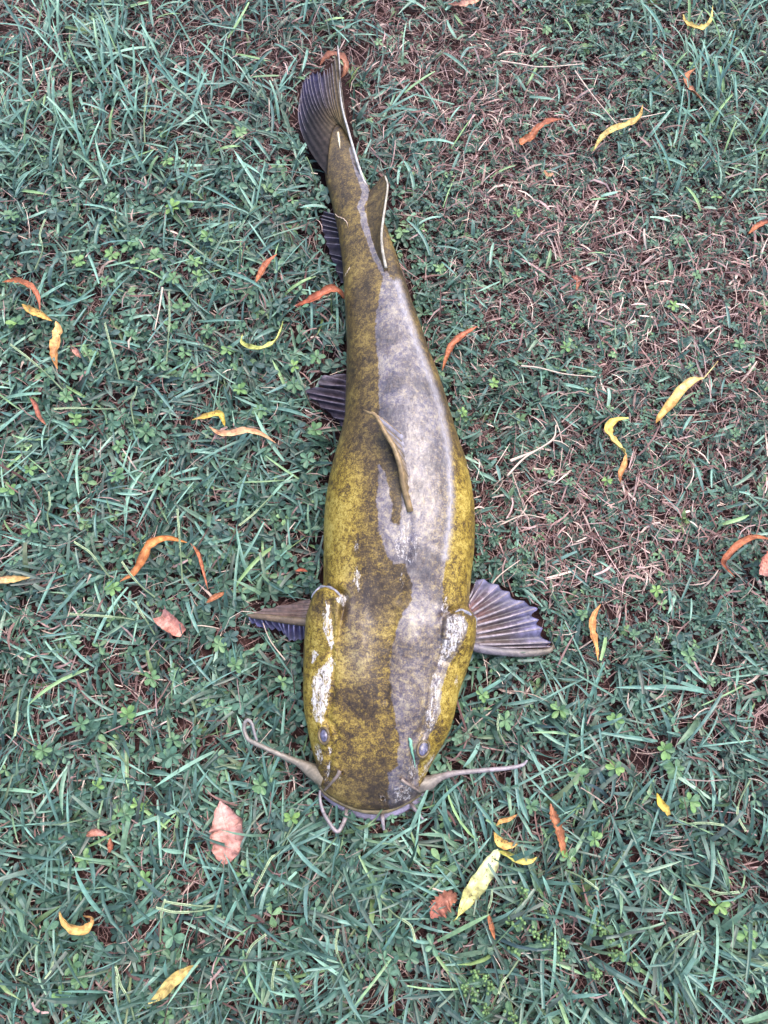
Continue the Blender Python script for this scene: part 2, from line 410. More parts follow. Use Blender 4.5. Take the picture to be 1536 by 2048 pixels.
sg = node(nt, 'ShaderNodeMapRange'); nt.links.new(gl, sg.inputs[0]); sg.inputs[3].default_value = .20; sg.inputs[4].default_value = .48
nt.links.new(sg.outputs[0], b.inputs['Specular IOR Level'])
cwt = math_n(nt, 'ADD', math_n(nt, 'MULTIPLY', gl, .46), .03)
nt.links.new(cwt, b.inputs['Coat Weight']); b.inputs['Coat Roughness'].default_value = .30; b.inputs['Coat IOR'].default_value = 1.6
hb = math_n(nt, 'ADD', math_n(nt, 'MULTIPLY', fine.outputs[0], .6), math_n(nt, 'MULTIPLY', mid_.outputs[0], .4))
hb = math_n(nt, 'ADD', hb, math_n(nt, 'MULTIPLY', dry_r, .35))
bump(nt, b, hb, .22, .0025)

fish = empty('catfish', at(780, 1050, 0))
tag(fish, 'large olive yellow catfish lying belly down on the lawn', 'fish')
def fpart(name, V, F, mat, parent=None, **kw):
    """child of the fish; vertices come in world space"""
    root = np.array(fish.location)
    o = mesh_obj(name, np.asarray(V)-root, F, mat, **kw)
    o.parent = parent or fish
    return o
body = fpart('body', V, [grid_faces(ns, nth, True), caps], M_SKIN,
             attrs=dict(yellow=yel.ravel(), back=back.ravel(), wet=wet.ravel(), dried=np.clip(dried*.72, 0, 1).ravel(), faint_sheen=faint_sheen.ravel(), sheen_rim=sheen_rim.ravel()))

def fin_material(name, streak=1.0):
    m, nt, b = new_mat(name)
    tc = node(nt, 'ShaderNodeTexCoord')
    n = noise(nt, 120, 5, .65, tc.outputs['Object'], .5); f = noise(nt, 420, 3, .6, tc.outputs['Object'])
    r = ramp(nt, n.outputs[0], [(.3, (.5, .48, .5)), (.52, (1, 1, 1)), (.72, (1.6, 1.55, 1.65))])
    c = mixc(nt, 1.0, attr(nt, 'Col', 'Color'), r.outputs[0], 'MULTIPLY')
    nt.links.new(c, b.inputs['Base Color'])
    b.inputs['Roughness'].default_value = .42; b.inputs['Specular IOR Level'].default_value = .35
    b.inputs['Coat Weight'].default_value = .12; b.inputs['Coat Roughness'].default_value = .25
    bump(nt, b, math_n(nt, 'ADD', n.outputs[0], math_n(nt, 'MULTIPLY', f.outputs[0], .4)), .3, .002)
    return m
M_FIN = fin_material('fin_membrane')
M_FIN_DARK = fin_material('dark_fin_membrane')
_b = M_FIN_DARK.node_tree.nodes['Principled BSDF']; _b.inputs['Roughness'].default_value = .5; _b.inputs['Specular IOR Level'].default_value = .10; _b.inputs['Coat Weight'].default_value = .0

def fin(name, base, tip, nrays, cols, amp=.0016, thick=.0012, ray_r=(.0014, .0006), ray_col=(.16, .14, .17), n=121, mv=26, sag=0.0, scallop=.03, ray_v=(.04, .97), ray_pow=1.0, mid=None, mat=None, env0=.25):
    """membrane between a base and a tip curve (world points), corrugated by rays; each ray a child tube"""
    Bc = crom(base, n); Tc = crom(tip, n)
    u = np.linspace(0, 1, n); v = np.linspace(0, 1, mv)
    mat = mat or M_FIN
    ph = np.sort(np.concatenate([[0, 1], np.clip((np.arange(1, nrays)+rng.uniform(-.28, .28, nrays-1))/nrays, 0, 1)]))
    uw = np.interp(u, ph, np.linspace(0, 1, nrays+1))
    w = np.abs(np.sin(np.pi*nrays*uw))*np.repeat(rng.uniform(.2, 1.6, nrays+1), n//nrays+1)[:n]
    vv = v[None, :]*(1 - scallop*w[:, None])
    P = Bc[:, None]*(1-vv[..., None]) + Tc[:, None]*vv[..., None]
    if mid is not None:
        Mc = crom(mid, n); P = P + ((Mc-(Bc+Tc)/2)[:, None]*(4*vv*(1-vv))[..., None])
    du = np.gradient(P, axis=0); dv = np.gradient(P, axis=1)
    N = np.cross(du, dv); N /= np.linalg.norm(N, axis=-1, keepdims=True)+1e-12
    if N[..., 2].mean() < 0: N = -N
    env = np.clip(v/env0, 0, 1)**1.2*(1-.4*v)
    P = P + N*(amp*np.cos(2*np.pi*nrays*uw)[:, None]*env[None, :])[..., None]
    P[..., 2] -= sag*np.sin(np.pi*v)[None, :]
    top = P + N*thick/2; bot = P - N*thick/2
    k = n*mv
    F = grid_faces(n, mv)
    idx = np.arange(k).reshape(n, mv)
    rim_ = np.concatenate([idx[0, :], idx[1:, -1], idx[-1, -2::-1], idx[-2:0:-1, 0]])
    nx_ = np.roll(rim_, -1)
    side_ = np.stack([rim_, nx_, nx_+k, rim_+k], -1)
    c = np.asarray(cols, float)                       # (a,b,3): grid of colours u x v
    cu = np.linspace(0, c.shape[0]-1, n); cv = np.linspace(0, c.shape[1]-1, mv)
    iu = np.minimum(cu.astype(int), c.shape[0]-2); iv = np.minimum(cv.astype(int), c.shape[1]-2)
    fu = (cu-iu)[:, None, None]; fv = (cv-iv)[None, :, None]
    C = (c[iu][:, iv]*(1-fu)+c[iu+1][:, iv]*fu)*(1-fv) + (c[iu][:, iv+1]*(1-fu)+c[iu+1][:, iv+1]*fu)*fv
    C = C*(1+.3*np.cos(2*np.pi*nrays*uw))[:, None, None]
    C = C.reshape(-1, 3)
    o = fpart(name, np.vstack([top.reshape(-1, 3), bot.reshape(-1, 3)]), [F, F[:, ::-1]+k, side_], mat, col=np.vstack([C, C]))
    for i in range(nrays+1):
        ui = int(round(ph[i]*(n-1)))
        a, e = ray_v
        vi = np.linspace(a*(mv-1), e*(mv-1), 12)
        i0 = np.minimum(vi.astype(int), mv-2); f = (vi-i0)[:, None]
        path = top[ui][i0]*(1-f)+top[ui][i0+1]*f
        r = lerp(ray_r[0], ray_r[1], np.linspace(0, 1, 12)**ray_pow)*rng.uniform(.8, 1.2)
        Vr, Fr = tube(path, r, 6, .7)
        cc = np.broadcast_to(np.asarray(ray_col), (len(Vr), 3))*rng.uniform(.75, 1.2)
        fpart('fin_ray', Vr, Fr, mat, parent=o, col=cc)
    return o
def W(pts, z):
    """pixel list + heights -> world"""
    pts = np.asarray(pts, float); z = np.broadcast_to(np.asarray(z, float), (len(pts),))
    return at(pts[:, 0], pts[:, 1], z)

PUR = (.045, .035, .055); BLU = (.06, .06, .13); BLK = (.012, .010, .016); PNK = (.17, .085, .075); BRN = (.07, .048, .028); LAV = (.17, .155, .22)
# caudal fin, rolled onto its side
tb = [(706,298),(691,262),(679,248),(668,256),(659,292),(654,350)]
tbase = np.array([surf(*p) for p in tb])+np.array([0, 0, .0006])
fin('tail_fin', tbase, W([(675,91),(660,131),(641,141),(620,147),(605,167),(598,208)], [.058,.046,.040,.034,.030,.027]), 15,
    [[(.095,.068,.03), (.085,.06,.03), (.08,.06,.035)], [(.095,.068,.03), (.07,.05,.026), (.045,.034,.03)], [(.085,.06,.028), (.03,.022,.018), (.02,.018,.042)], [(.045,.033,.02), (.009,.007,.009), (.018,.016,.045)],
     [(.022,.016,.013), (.006,.005,.007), (.015,.013,.04)], [(.010,.008,.008), (.005,.0045,.007), (.012,.011,.032)]], amp=.0007, ray_r=(.0002, .0007), ray_col=(.10, .088, .10), ray_v=(.45, .985), scallop=.06, mat=M_FIN_DARK,
    mid=W([(689,215),(671,214),(654,211),(636,214),(618,230),(607,275)], [.053,.044,.038,.033,.028,.026]))
# pale leading edge of the tail fin
e = crom(W([(738,384),(724,352),(710,308),(697,262),(685,217),(680,171),(678.5,126),(675.5,92)], [.058,.056,.053,.051,.052,.054,.056,.058]), 40)
Vt, Ft = tube(e, np.linspace(.0022, .0012, 40), 8)
fpart('tail_fin_edge', Vt, Ft, M_FIN, col=np.broadcast_to((.26, .25, .24), (len(Vt), 3)))
# anal fin
fin('anal_fin', W([(676,432),(681,455),(686,480),(690,520),(694,566)], .026), W([(647,424),(641,440),(645,462),(653,492),(664,520),(683,566)], [.020,.018,.017,.017,.018,.022]), 10,
    [[(.03,.022,.02), BLK, BLK], [BLK, BLK, (.02,.018,.03)], [BLK, BLK, (.02,.018,.028)]], amp=.0016, ray_r=(.0007, .0007), ray_col=(.11, .10, .12), scallop=.06, mat=M_FIN_DARK)
# pelvic fin, crumpled
fin('pelvic_fin', W([(697,752),(698,775),(698,800),(697,825),(694,852)], [.030,.034,.036,.034,.030]),
    W([(668,753),(650,750),(636,764),(645,777),(617,777),(613,788),(630,802),(648,818),(668,833),(684,850)], [.032,.040,.042,.030,.030,.026,.024,.022,.022,.022]), 8,
    [[(.05,.038,.045), (.04,.03,.04), (.10,.09,.11)], [(.045,.032,.042), (.022,.017,.024), (.035,.028,.04)], [(.06,.042,.05), (.04,.03,.04), (.03,.024,.035)]], mat=M_FIN_DARK, amp=.0026, ray_r=(.0013, .0006), ray_col=(.09, .075, .095))
# right-hand pectoral fin, spread on the grass
fin('pectoral_fin', W([(936,1203),(938,1212),(940,1224),(942,1240),(944,1255),(945,1270),(946,1284),(946,1294)], [.046,.048,.050,.050,.048,.046,.044,.042]),
    W([(948,1166),(962,1158),(981,1163),(1001,1173),(1022,1187),(1050,1204),(1073,1216),(1072,1231),(1081,1246),(1088,1267),(1101,1284),(1104,1293)],
      [.050,.046,.042,.038,.036,.035,.034,.033,.032,.031,.030,.029]), 9,
    [[LAV, (.12,.11,.15), (.14,.13,.19)], [PNK, (.10,.075,.09), (.10,.095,.15)], [PNK, (.055,.04,.045), (.09,.085,.14)], [(.15,.10,.09), (.05,.038,.045), (.085,.08,.15)],
     [(.14,.11,.10), (.06,.045,.045), (.09,.085,.16)], [(.12,.09,.075), (.055,.042,.04), (.06,.05,.07)]],
    amp=.0032, thick=.0014, ray_r=(.0020, .0008), ray_col=(.15, .125, .14), scallop=.05, sag=.006)
# its thick front spine
e = crom(W([(940,1290),(962,1298),(1000,1303),(1040,1306),(1075,1305),(1098,1301),(1106,1291)], [.044,.041,.037,.034,.032,.030,.029]), 40)
Vt, Ft = tube(e, np.interp(np.linspace(0, 1, 40), [0, .6, .9, 1], [.0058, .0050, .0034, .0012]), 12, .7)
fpart('fin_spine', Vt, Ft, M_FIN, col=lerp(np.array((.085, .075, .095)), np.array((.065, .05, .032)), smooth(0, 1, np.repeat(np.linspace(0, 1, 40), 12))[:, None]))
# left-hand pectoral fin, folded, seen on edge
fin('pectoral_fin', W([(622,1200),(622,1212),(621,1226),(620,1240)], [.040,.040,.040,.042]), W([(594,1206),(552,1214),(514,1222),(497,1231)], [.026,.026,.028,.034]), 4,
    [[(.12,.075,.06), (.10,.065,.055), (.07,.045,.04)], [(.10,.065,.055), (.07,.045,.04), (.05,.032,.03)]], amp=.0012, ray_r=(.0011, .0006), ray_col=(.09, .06, .05))
fin('pectoral_fin_lower_web', W([(499,1232),(530,1237),(560,1242),(590,1247),(622,1251)], [.036,.039,.041,.042,.044]), W([(506,1245),(530,1257),(558,1260),(573,1269),(581,1281),(604,1279),(622,1277)], [.024,.022,.020,.019,.019,.019,.020]), 11,
    [[(.035,.028,.045), (.05,.045,.10), (.09,.085,.18)], [(.03,.024,.04), (.045,.04,.10), (.12,.115,.2)], [(.03,.024,.04), (.05,.045,.11), (.14,.135,.2)]], amp=.0016, ray_r=(.0010, .0009), ray_col=(.12, .115, .19), scallop=.08)
e = crom(W([(625,1245),(600,1243),(565,1239),(535,1235),(508,1232),(494,1230)], [.046,.045,.043,.041,.038,.036]), 36)
Vt, Ft = tube(e, np.interp(np.linspace(0, 1, 36), [0, .3, .85, 1], [.0060, .0052, .0032, .001]), 10, .8)
fpart('fin_spine', Vt, Ft, M_FIN, col=np.broadcast_to((.075, .05, .03), (len(Vt), 3)))
# dorsal fin: folded back, leaning over to the left
dn = 12
bpx = crom([(824,1014),(822,980),(819,940),(817,905),(822,880)], dn); base_d = np.array([surf(*p) for p in bpx])-np.array([0, 0, .007])
tpx = crom([(818,1018),(806,965),(799,926),(783,884),(764,857),(751,831)], dn)
zt_ = np.interp(np.linspace(0, 1, dn), [0, .3, .6, 1], [.008, .024, .030, .026]) + base_d[:, 2]
tip_d = at(tpx[:, 0], tpx[:, 1], zt_)
fin('dorsal_fin', base_d, tip_d, 8, [[(.12,.10,.09), (.13,.085,.035), (.16,.11,.05)], [(.17,.155,.165), (.15,.105,.055), (.18,.12,.055)], [(.17,.16,.18), (.14,.12,.115), (.16,.13,.10)], [(.16,.155,.18), (.10,.092,.12), (.12,.115,.14)]],
    amp=.0011, thick=.002, ray_r=(.0008, .0009), ray_col=(.14, .10, .06), env0=.6, ray_v=(.3, .97))
e = crom(np.vstack([tip_d[::-1][:9:2], [tip_d[0]]])[::-1], 30)
e = crom(np.vstack([[surf(822,1022)], tip_d[2:10:2], tip_d[-1:], at([739],[826],[tip_d[-1, 2]-.002]), at([727],[820],[tip_d[-1, 2]-.006])]), 44)
Vt, Ft = tube(e, np.interp(np.linspace(0, 1, 44), [0, .5, .85, 1], [.0040, .0030, .0020, .0008]), 8)
fpart('dorsal_spine', Vt, Ft, M_FIN, col=np.broadcast_to((.15, .10, .045), (len(Vt), 3)))
# adipose fin: thick fleshy flap leaning to the right
an = 14
bpx = crom([(773,545),(762,520),(748,490),(738,455),(733,420),(738,388)], an); base_a = np.array([surf(*p) for p in bpx])-np.array([0, 0, .004])
tpx = crom([(772,536),(765,500),(763,470),(766,440),(771,405),(775,372),(770,353)], an)
tip_a = at(tpx[:, 0], tpx[:, 1], base_a[:, 2] + np.interp(np.linspace(0, 1, an), [0, .4, .8, 1], [.006, .016, .022, .020]))
fin('adipose_fin', base_a, tip_a, 1, [[(.10,.075,.035), (.09,.065,.03), (.11,.08,.035)], [(.12,.10,.09), (.075,.055,.025), (.10,.072,.03)], [(.15,.135,.13), (.10,.08,.055), (.085,.06,.03)]],
    mat=M_SKIN, amp=0, thick=.0055, ray_r=(.001, .001), ray_col=(.09, .065, .03), scallop=0)
e = crom(tip_a, 40); Vt, Ft = tube(e, np.linspace(.0022, .0016, 40), 8)
fpart('adipose_fin_edge', Vt, Ft, M_FIN, col=np.broadcast_to((.24, .22, .18), (len(Vt), 3)))

# eyes
m, nt, b = new_mat('fish_eye'); M_EYE = m
tc = node(nt, 'ShaderNodeTexCoord'); n = noise(nt, 240, 4, .6, tc.outputs['Object'])
r = ramp(nt, n.outputs[0], [(.35, (.025, .022, .04)), (.55, (.07, .065, .11)), (.7, (.16, .15, .2))])
nt.links.new(r.outputs[0], b.inputs['Base Color']); b.inputs['Roughness'].default_value = .3; b.inputs['Coat Weight'].default_value = .2; b.inputs['Coat Roughness'].default_value = .15
for (ex, ey, rx_, ry_, rot) in ((648,1472,8,12,.15),(846.5,1497,9,13,-.35)):
    c = surf(ex, ey); uu = np.linspace(0, np.pi/2, 9); ww = np.linspace(0, 2*np.pi, 24, endpoint=False)
    sc_ = .00066
    U, Wg = np.meshgrid(uu, ww, indexing='ij')
    lxp = np.sin(U)*np.cos(Wg)*rx_*sc_; lyp = np.sin(U)*np.sin(Wg)*ry_*sc_
    xx = lxp*math.cos(rot)-lyp*math.sin(rot); yv = lxp*math.sin(rot)+lyp*math.cos(rot)
    tilt_ = (.35 if ex > 750 else -.35)
    P = np.stack([c[0]+xx, c[1]+yv, c[2]-.0012+np.cos(U)*.0042 - tilt_*xx], -1).reshape(-1, 3)
    eo = fpart('eye', P, [grid_faces(9, 24, True)], M_EYE)
    a = np.linspace(0, 2*np.pi, 33)
    rp = np.stack([np.cos(a)*rx_*1.12*sc_, np.sin(a)*ry_*1.12*sc_], -1)
    rr = np.stack([c[0]+rp[:, 0]*math.cos(rot)-rp[:, 1]*math.sin(rot), c[1]+rp[:, 0]*math.sin(rot)+rp[:, 1]*math.cos(rot)], -1)
    zz = c[2]+.0002-tilt_*(rr[:, 0]-c[0])
    Vt, Ft = tube(np.column_stack([rr, zz]), .0017, 8)
    fpart('eyelid', Vt, Ft, M_FIN, parent=eo, col=np.broadcast_to((.075, .052, .02), (len(Vt), 3)))
# mouth
e = crom(W([(640,1575),(658,1594),(688,1612),(718,1624),(745,1629),(776,1626),(806,1614),(835,1598),(854,1579)], [.022,.021,.020,.019,.019,.019,.020,.021,.022]), 60)
Vt, Ft = tube(e, np.interp(np.linspace(0, 1, 60), [0, .2, .5, .8, 1], [.003, .0058, .0072, .0058, .003]), 12, .8)
fpart('lower_lip', Vt, Ft, M_FIN, col=np.broadcast_to((.15, .135, .19), (len(Vt), 3)))
e = crom(W([(639,1569),(655,1587),(684,1604),(716,1616),(746,1621),(776,1618),(805,1606),(833,1590),(852,1573)], [.031,.031,.031,.031,.031,.031,.031,.031,.031]), 60)
Vt, Ft = tube(e, np.interp(np.linspace(0, 1, 60), [0, .2, .5, .8, 1], [.003, .0042, .0045, .0042, .003]), 10, .8)
fpart('upper_lip', Vt, Ft, M_FIN, col=np.broadcast_to((.115, .09, .045), (len(Vt), 3)))
# rims of the gill covers
for pts in ([(622,1197),(631,1184),(640,1177),(652,1174),(664,1178),(675,1186),(684,1197)], [(952,1256),(950,1243),(943,1231),(932,1224),(921,1221),(910,1225)]):
    e = np.array([surf(*p) for p in crom(pts, 24)]); e[:, 2] = gauss(e[:, 2], 2)+.0008
    Vt, Ft = tube(gaussed := np.column_stack([gauss(e[:, 0], 1), gauss(e[:, 1], 1), e[:, 2]]), np.interp(np.linspace(0, 1, 24), [0, .2, .8, 1], [.001, .0022, .0022, .001]), 8)
    fpart('gill_cover_rim', Vt, Ft, M_FIN, col=np.broadcast_to((.20, .20, .24), (len(Vt), 3)))
# barbels
def barbel(name, pts, z, r, col, n=60):
    P = crom(np.column_stack([np.asarray(pts, float), np.broadcast_to(np.asarray(z, float), (len(pts),))]), n)
    Vt, Ft = tube(at(P[:, 0], P[:, 1], P[:, 2]), np.interp(np.linspace(0, 1, n), np.linspace(0, 1, len(r)), r), 8)
    c = np.asarray(col, float); k = np.linspace(0, 1, n)[:, None]
    fpart(name, Vt, Ft, M_FIN, col=np.repeat(c[0]*(1-k)+c[1]*k, 8, 0))
GRY = [(.13,.105,.10), (.17,.15,.165)]
barbel('whisker', [(650,1556),(622,1540),(598,1526),(564,1511),(518,1490),(497,1479),(489,1462),(489,1447),(496,1440),(504,1448),(509,1466),(514,1482)],
       [.040,.038,.038,.044,.046,.044,.044,.046,.048,.048,.046,.042], [.0125,.0085,.0042,.0030,.0028,.0026,.0024,.0022,.0020,.0018,.0014], [(.12,.10,.07),(.17,.155,.16)], 90)
barbel('whisker', [(834,1568),(856,1566),(876,1556),(906,1547),(951,1542),(997,1538),(1030,1534),(1046,1529),(1054,1521)],
       [.038,.038,.038,.042,.044,.044,.042,.040,.036], [.0115,.0090,.0045,.0030,.0028,.0025,.0020,.0012], [(.12,.10,.075),(.20,.17,.20)], 90)
barbel('whisker', [(694,1610),(692,1630),(685,1650),(674,1663),(657,1643),(645,1620),(640,1598),(640,1580)], [.020,.030,.036,.040,.040,.036,.034,.032], [.0030,.0026,.0022,.0016], GRY)
barbel('whisker', [(764,1620),(765,1638),(768,1660)], [.018,.032,.030], [.0034,.0026,.0016], GRY, 24)
barbel('whisker', [(818,1602),(830,1619),(846,1638)], [.018,.032,.032], [.0030,.0024,.0014], GRY, 24)
for pts in ([(680,1542),(676,1550),(665,1563),(650,1580)], [(802,1557),(812,1565),(828,1576),(845,1588)]):
    P3 = np.array([surf(*p) for p in pts]); P3[:, 2] += [.001, .004, .005, .004]
    e = crom(P3, 24); Vt, Ft = tube(e, np.linspace(.0026, .0012, 24), 8)
    fpart('nostril_whisker', Vt, Ft, M_FIN, col=np.broadcast_to((.13, .10, .085), (len(Vt), 3)))

# ------------------------------------------------------------------ lawn
# footprint of the fish on the lawn, in pixels, so that nothing grows through it
FOOT = [[(662,216)]+[(x, y) for y, x in LEFT[1:]]+[(x, y) for y, x in RIGHT[::-1]],
        [(716,330),(675,91),(650,139),(621,146),(600,190),(599,240),(624,331),(650,365)], [(676,432),(643,428),(650,485),(676,546),(690,566)],
        [(697,752),(650,750),(613,785),(640,812),(694,852)], [(936,1203),(962,1160),(1001,1174),(1073,1216),(1085,1262),(1104,1296),(1030,1304),(946,1296)],
        [(622,1200),(552,1214),(502,1230),(530,1256),(575,1272),(622,1278)], [(735,390),(772,356),(776,372),(764,445),(772,545)]]
def foot_d(P, z=None):
    """pixel distance inside the fish silhouette"""
    x, y = proj(P); best = np.full(x.shape, -1e9)
    for i, f in enumerate(FOOT): best = np.maximum(best, sdist(f, x, y) + (4 if i else 0))
    return best

def dryness(x, y):
    """0 green .. 1 worn and dry, from photo pixels"""
    g_ = lambda cx, cy, sx, sy: np.exp(-((x-cx)/sx)**2-((y-cy)/sy)**2)
    d = .95*g_(1080,1010,190,120) + .75*g_(1250,560,330,170) + .6*g_(1000,320,220,180) + .8*g_(1500,600,130,150) + .7*g_(1250,1130,160,110) \
        + .55*g_(1400,930,200,160) + .6*g_(850,120,260,140) + .45*g_(360,170,180,70) + .35*g_(60,90,120,120) + .45*g_(1450,1420,130,90) + .4*g_(130,1300,110,60)
    d = d*1.15 + (fbm(x/80, y/80, 51)-.5)*.9 + .10*smooth(860, 960, x)*smooth(1400, 1250, y)
    return np.clip(d, 0, 1)
def cloverness(x, y):
    c = .55 + .9*(fbm(x/130, y/110, 71)-.5)*2
    c += .35*smooth(300, 420, y)*smooth(1000, 700, x) - .5*smooth(380, 200, y)
    return np.clip(c, .05, 1)

def pal(cols, w, n):
    cols = np.asarray(cols, float); i = rng.choice(len(cols), n, p=np.asarray(w)/np.sum(w))
    j = rng.choice(len(cols), n, p=np.asarray(w)/np.sum(w)); t = rng.random((n, 1))*.35
    return (cols[i]*(1-t)+cols[j]*t)*rng.uniform(.75, 1.25, (n, 1))

def ribbons(root, az, L, Wd, e0, e1, bend, tw, tip, c0, c1, seg=4, fold=0.0, prof=None):
    """curved strips; fold > 0 gives a V across the blade. returns V, F, C"""
    n = len(root); P = np.zeros((n, seg+1, 3)); P[:, 0] = root
    A = np.zeros((n, seg+1)); E = np.zeros((n, seg+1))
    for k in range(seg+1):
        A[:, k] = az + bend*k/seg; E[:, k] = e0 + (e1-e0)*k/seg
    for k in range(seg):
        d = np.stack([np.cos(E[:, k])*np.cos(A[:, k]), np.cos(E[:, k])*np.sin(A[:, k]), np.sin(E[:, k])], -1)
        P[:, k+1] = P[:, k] + d*(L/seg)[:, None]
    P[..., 2] = np.maximum(P[..., 2], .003+.002*rng.random((n, 1)))
    h = np.stack([-np.sin(A), np.cos(A), np.zeros_like(A)], -1)
    up = np.stack([-np.sin(E)*np.cos(A), -np.sin(E)*np.sin(A), np.cos(E)], -1)
    a = (tw[:, None]*np.linspace(.3, 1, seg+1)[None, :])[..., None]
    s = h*np.cos(a)+up*np.sin(a); nrm = up*np.cos(a)-h*np.sin(a)
    pr = np.interp(np.linspace(0, 1, seg+1), [0, .2, .55, .85, 1], [.55, .95, 1, .72, 0]) if prof is None else prof
    w = Wd[:, None]*pr[None, :]; w[:, -1] = Wd*tip
    hw_ = (w/2)[..., None]
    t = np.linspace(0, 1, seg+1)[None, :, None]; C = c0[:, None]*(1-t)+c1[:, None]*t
    if fold:
        V = np.stack([P-s*hw_+nrm*hw_*fold, P, P+s*hw_+nrm*hw_*fold], 2); k = 3
    else:
        V = np.stack([P-s*hw_, P+s*hw_], 2); k = 2
    base = (np.arange(n)*(seg+1)*k)[:, None, None]
    f = grid_faces(seg+1, k)[None]
    return V.reshape(-1, 3), (base+f).reshape(-1, 4), np.repeat(C[:, :, None], k, 2).reshape(-1, 3), P

GREEN = [(.024,.054,.040), (.036,.082,.062), (.062,.130,.106), (.118,.215,.175), (.145,.235,.135), (.15,.21,.06), (.026,.048,.054)]
GREEN_W = [4, 5, 4, 2.5, 1.2, .6, 2]
DRY = [(.22,.135,.125), (.30,.205,.195), (.40,.30,.25), (.13,.070,.062), (.06,.028,.026), (.52,.42,.35)]
DRY_W = [2.6, 2.2, 1.5, 3.2, 4.2, .7]
XR, YR = (-.95, .95), (-.62, 1.55)
def scatter(n, xr=XR, yr=YR):
    return np.stack([rng.uniform(*xr, n), rng.uniform(*yr, n), np.zeros(n)], -1)
def keep_out(P, prob=.97, margin=2):
    inside = foot_d(P[:, -1]) > margin+5
    inside |= foot_d(P[:, P.shape[1]//2]) > margin+3
    inside |= foot_d(P[:, 0]) > margin+6
    return ~(inside & (rng.random(len(P)) < prob))
def build_stuff(name, parts, mat, label, cat):
    V = []; F = []; C = []; o = 0
    for v, f, c in parts:
        V.append(v); F.append(f+o); C.append(c); o += len(v)
    ob = mesh_obj(name, np.vstack(V), np.vstack(F), mat, col=np.vstack(C), smooth_shade=False)
    tag(ob, label, cat, kind='stuff'); return ob

# dry thatch close to the soil
def thatch(n, xr=XR, yr=YR, wide=1.0, zone=True, lift=1.0):
    root = scatter(n, xr, yr); x, y = proj(root); d = dryness(x, y)
    if zone:
        k = rng.random(n) < .45+.38*d; root = root[k]; d = d[k]
    n = len(root); root[:, 2] = np.where(rng.random(n) < .14, rng.uniform(.014, .026, n), rng.uniform(.001, .012, n))*lift
    L = rng.uniform(.010, .042, n)*np.where(rng.random(n) < .12, 1.6, 1); az = rng.uniform(0, 2*np.pi, n)
    e0 = rng.uniform(-.05, .75, n)*lift; e1 = rng.uniform(-.8, .25, n)
    c = pal(DRY, DRY_W, n)*(.9+.35*d[:, None])
    V, F, C, P = ribbons(root, az, L, rng.choice([.0006, .0010, .0018, .0030], n, p=[.4, .35, .18, .07])*rng.uniform(.8, 1.2, n)*wide, e0, e1, rng.normal(0, .7, n), rng.normal(0, .9, n), rng.uniform(.2, .7, n), c*.8, c, seg=3, prof=np.array([.8, 1, .9, .5]))
    k = keep_out(P); kk = np.repeat(k, 8); V4 = V.reshape(n, 8, 3)[k].reshape(-1, 3); C4 = C.reshape(n, 8, 3)[k].reshape(-1, 3)
    n2 = k.sum(); F4 = (np.arange(n2)*8)[:, None, None]+grid_faces(4, 2)[None]
    return V4, F4.reshape(-1, 4), C4
build_stuff('thatch', [thatch(170000)], M_THATCH, 'mauve brown dry thatch lying between the living grass', 'dry grass')

# living grass in tufts
def grass(nt_, per, xr=XR, yr=YR, lmul=1.0, wmul=1.0, zone=True, fold=.35, seg=4, tall=False):
    c = scatter(nt_, xr, yr); x, y = proj(c); d = dryness(x, y)
    if zone:
        k = rng.random(nt_) < 1.0-.66*d; c = c[k]
    m_ = len(c); tx, ty = proj(c); taz = 2*np.pi*2.2*fbm(tx/260, ty/220, 91) + rng.normal(0, .9, m_); tcol = pal(GREEN, GREEN_W, m_)
    cnt = rng.integers(1, per+1, m_); i = np.repeat(np.arange(m_), cnt); n = len(i)
    root = c[i] + np.column_stack([rng.normal(0, .006, (n, 2)), np.zeros(n)])
    x, y = proj(root)
    az = taz[i] + rng.normal(0, .85, n)
    longer = 1 + .5*smooth(1450, 1800, y) - .25*smooth(500, 300, y)*smooth(900, 1000, x) - .55*dryness(x, y)
    L = rng.uniform(.018, .062, n)*lmul*longer
    Wd = rng.choice([.0018, .0030, .0042, .0058], n, p=[.3, .33, .25, .12])*rng.uniform(.8, 1.25, n)*wmul
    e0 = rng.uniform(.15, 1.15, n); e1 = rng.uniform(-.6, .5, n)
    if tall: e0 = rng.uniform(.5, 1.25, n); e1 = rng.uniform(-.3, .7, n)
    root[:, 2] = rng.uniform(.0, .014, n)
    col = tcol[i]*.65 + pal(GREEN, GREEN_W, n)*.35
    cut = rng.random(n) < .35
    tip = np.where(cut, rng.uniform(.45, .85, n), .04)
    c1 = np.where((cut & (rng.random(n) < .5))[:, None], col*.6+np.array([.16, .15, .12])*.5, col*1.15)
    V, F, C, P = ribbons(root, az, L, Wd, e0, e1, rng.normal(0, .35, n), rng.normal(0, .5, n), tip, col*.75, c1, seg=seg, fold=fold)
    kv = (seg+1)*(3 if fold else 2); k = keep_out(P); n2 = k.sum()
    V = V.reshape(n, kv, 3)[k].reshape(-1, 3); C = C.reshape(n, kv, 3)[k].reshape(-1, 3)
    F = ((np.arange(n2)*kv)[:, None, None]+grid_faces(seg+1, 3 if fold else 2)[None]).reshape(-1, 4)
    return V, F, C
